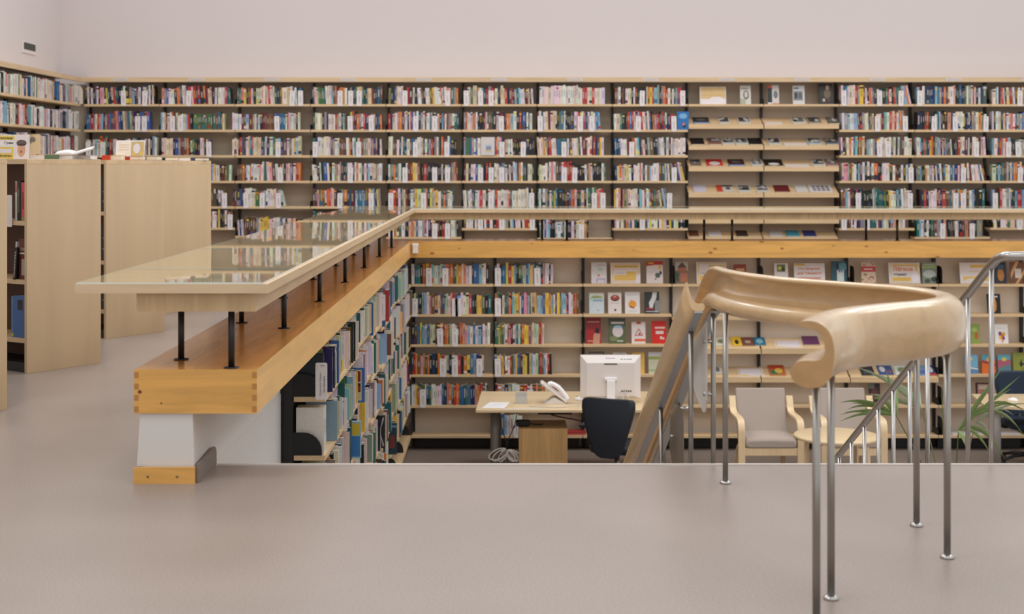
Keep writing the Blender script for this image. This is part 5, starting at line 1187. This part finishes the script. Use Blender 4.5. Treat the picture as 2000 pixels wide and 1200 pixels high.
# ============================================================ ARMCHAIRS + TABLE
def ribbon(mb, pts, w, th):
    """pts in (y,z), ribbon width along x centred 0"""
    pts = [Vector((0, y, z)) for y, z in pts]; rr = []
    for i, p in enumerate(pts):
        t = (pts[min(i+1, len(pts)-1)]-pts[max(i-1, 0)]).normalized(); n = Vector((0, -t.z, t.y))
        rr.append([p+Vector((-w/2, 0, 0))-n*th/2, p+Vector((w/2, 0, 0))-n*th/2, p+Vector((w/2, 0, 0))+n*th/2, p+Vector((-w/2, 0, 0))+n*th/2])
    mb.ring_loft(rr, smooth=False); return mb
def cm2(P, n=6): return [(v.x, v.y) for v in catmull([Vector((a, b, 0)) for a, b in P], n)]
def armchair(loc, rz, label):
    r = empty('armchair', loc, rz); tag(r, label, 'armchair', 'grey bentwood armchairs'); W = .655
    for s in (-1, 1):
        mb = MB(); x = s*(W/2-.033)
        P = cm2([(.60, .77), (.565, .70), (.53, .64), (.46, .615), (.30, .615), (.13, .615), (.055, .595), (.022, .54), (.014, .46), (.012, .3), (.01, .15), (.01, 0.0)])
        ribbon(mb, P, .066, .024); mb.v = [(a+x, b, c) for a, b, c in mb.v]; mb.build('arm_frame', 'bentw', r)
        mb = MB(); P = cm2([(.03, .335), (.2, .325), (.42, .30), (.56, .22), (.64, .06), (.665, .013), (.72, .0125)]); ribbon(mb, P, .05, .024); mb.v = [(a+x-s*.06, b, c) for a, b, c in mb.v]; mb.build('leg', 'bentw', r)
    mb = MB(); mb.box(-W/2+.066, .012, .27, W/2-.066, .036, .345); mb.build('front_rail', 'bentw', r, bevel=.003)
    mb = MB(); mb.box(-W/2+.066, .625, .6, W/2-.066, .645, .66, T=None); mb.build('rear_rail', 'bentw', r)
    mb = MB(); rr = []
    for y, k, z0, z1 in ((.0, .94, .36, .415), (.012, .99, .345, .44), (.05, 1, .342, .452), (.25, 1, .335, .455), (.46, 1, .325, .44), (.50, .97, .33, .425)):
        rr.append([(-.255*k, y, z0+.012), (-.235*k, y, z0), (.235*k, y, z0), (.255*k, y, z0+.012), (.255*k, y, z1-.025), (.225*k, y, z1-.004), (0, y, z1), (-.225*k, y, z1-.004), (-.255*k, y, z1-.025)])
    mb.ring_loft(rr); mb.build('seat_cushion', 'fabric', r)
    mb = MB(); mb.box(-.255, 0, 0, .255, .065, .53); mb.build('backrest', 'fabric', r, loc=(0, .455, .35), rot=(-.33, 0, 0), bevel=.014)
    return r
armchair((2.675, 14.1, ZPIT), .0, 'grey upholstered bentwood armchair left of the round table')
armchair((3.50, 14.1, ZPIT), .0, 'grey upholstered bentwood armchair behind the round table')
tb = empty('coffee_table', (PX(1634, 13.3), 13.3, ZPIT)); tag(tb, 'round birch coffee table in front of the armchairs', 'table')
mb = MB(); n = 48; zt = 1.3-(850-322)*13.3/F - ZPIT
mb.lathe(0, 0, [(.001, zt-.03), (.385, zt-.03), (.392, zt-.026), (.392, zt-.003), (.388, zt), (.001, zt)], 56); mb.build('tabletop', 'tabletop', tb)
for k in range(4):
    a = PI/4+PI/2*k; mb = MB(); P = cm2([(.16, zt-.043), (.25, zt-.043), (.305, zt-.06), (.325, zt-.13), (.33, .3), (.33, 0)])
    ribbon(mb, P, .05, .024); mb.build('leg', 'bentw', tb, rot=(0, 0, a-PI/2))
# ============================================================ PALM
pl = empty('potted_palm', (3.35, 10.6, ZPIT)); tag(pl, 'potted palm with long fan leaves behind the steel balusters', 'plant')
mb = MB(); mb.lathe(0, 0, [(.001, .001), (.13, .001), (.17, .3), (.185, .3), (.185, .34), (.165, .34), (.16, .31)], 32); mb.build('pot', 'pot', pl)
mb = MB(); mb.lathe(0, 0, [(.001, .312), (.161, .312)], 24); mb.build('soil', 'soil', pl)
def blade(mb, a, b, w, sag):
    a, b = Vector(a), Vector(b); d = b-a; side = d.cross(Vector((0, 1, .35))).normalized(); n = 9; base = len(mb.v)
    for i in range(n+1):
        t = i/n; p = a.lerp(b, t) + Vector((0, 0, sag*4*t*(1-t))); ww = w*min(1, .25+t*3.2)*(1-t**2.2)+.0006
        dn = side.cross(d).normalized()*ww*.35
        mb.v += [tuple(p-side*ww+dn), tuple(p), tuple(p+side*ww+dn)]
    for i in range(n):
        q = base+i*3; mb.face((q, q+1, q+4, q+3), smooth=True); mb.face((q+1, q+2, q+5, q+4), smooth=True)
def frond(cx, cy, D, tips, mat, w=.017):
    L = pl.location; c = Vector((PX(cx, D), D, PZ(cy, D)))-L
    st = MB(); b = Vector((random.uniform(-.05, .05), random.uniform(-.05, .05), .31)); mid = b.lerp(c, .55)+Vector((0, 0, .06))
    st.tube(catmull([b, mid, c], 8), .006, 8, r2=.004); s = st.build('stem', 'stem', pl)
    mb = MB()
    for tx, ty, dd, sag in tips:
        blade(mb, c, Vector((PX(tx, D+dd), D+dd, PZ(ty, D+dd)))-L, w*random.uniform(.85, 1.15), sag)
    mb.build('leaf', mat, s)
frond(1751, 813, 10.5, [(1640, 787, -.1, .05), (1655, 800, .05, .05), (1640, 811, -.2, .035), (1650, 806, .1, .02), (1640, 824, -.2, .04), (1662, 788, .2, .03), (1732, 725, .0, .0), (1752, 745, .2, .02), (1700, 780, .1, .05)], 'leaf')
frond(1800, 800, 10.9, [(1668, 717, .0, .05), (1712, 733, .1, .05), (1700, 780, .1, .04), (1735, 752, .2, .06), (1690, 770, .3, .02), (1765, 762, .3, .04), (1795, 745, .3, .0)], 'leaf2', .02)
frond(1872, 841, 10.4, [(1960, 715, .0, .0), (1944, 745, .2, .0), (1992, 735, .1, .0), (1975, 760, .2, .02), (2010, 810, .1, .14), (2000, 850, .1, .16), (1985, 790, .2, .06), (1935, 888, -.1, .07), (1963, 897, .0, .1), (1890, 880, -.1, .02)], 'leaf')
frond(1905, 828, 10.7, [(2010, 790, .1, .05), (1995, 845, .0, .12), (1940, 870, .0, .06), (1980, 812, .2, .08)], 'leaf2', .015)
for tx, ty, bx in ((1838, 755, 1818), (1842, 875, 1826)):
    D = 10.3; L = pl.location; mb = MB(); blade(mb, Vector((0, 0, .31)), Vector((PX(tx, D), D, PZ(ty, D)))-L, .011, .02); mb.build('leaf', 'leaf', pl)
# ============================================================ LIGHT + CAMERA
sc = bpy.context.scene
w = bpy.data.worlds.new('World'); sc.world = w; w.use_nodes = True
bg = w.node_tree.nodes['Background']; bg.inputs[0].default_value = (1.0, .99, .985, 1); bg.inputs[1].default_value = .88
def area(x, y, z, sx, sy, e, rx=0, ry=0):
    l = bpy.data.lights.new('skylight', 'AREA'); l.shape = 'RECTANGLE'; l.size = sx; l.size_y = sy; l.energy = e; l.color = (1, .985, .975)
    o = bpy.data.objects.new('skylight', l); COL.objects.link(o); o.location = (x, y, z); o.rotation_euler = (rx, ry, 0); tag(o, 'soft overhead skylight', 'light', 'skylights', kind='structure'); return o
for x in (-3, 1.5, 6):
    for y in (3.5, 9.5, 14): area(x, y, 6.2, 2.2, 2.2, 26 if y < 4 and x > -2 else 85)
cam = bpy.data.cameras.new('Camera'); co = bpy.data.objects.new('Camera', cam); COL.objects.link(co); sc.camera = co
co.location = (0, 0, CAMZ); co.rotation_euler = (PI/2, 0, 0)
cam.sensor_width = 36; cam.sensor_fit = 'HORIZONTAL'; cam.lens = 36*F/2000; cam.shift_x = .01; cam.shift_y = -.139
cam.dof.use_dof = True; cam.dof.focus_distance = 7.6; cam.dof.aperture_fstop = 3.6
cam.clip_end = 100
sc.view_settings.view_transform = 'Standard'; sc.view_settings.look = 'None'; sc.view_settings.exposure = 0
sc.cycles.use_denoising = True
sc.cycles.max_bounces = 8
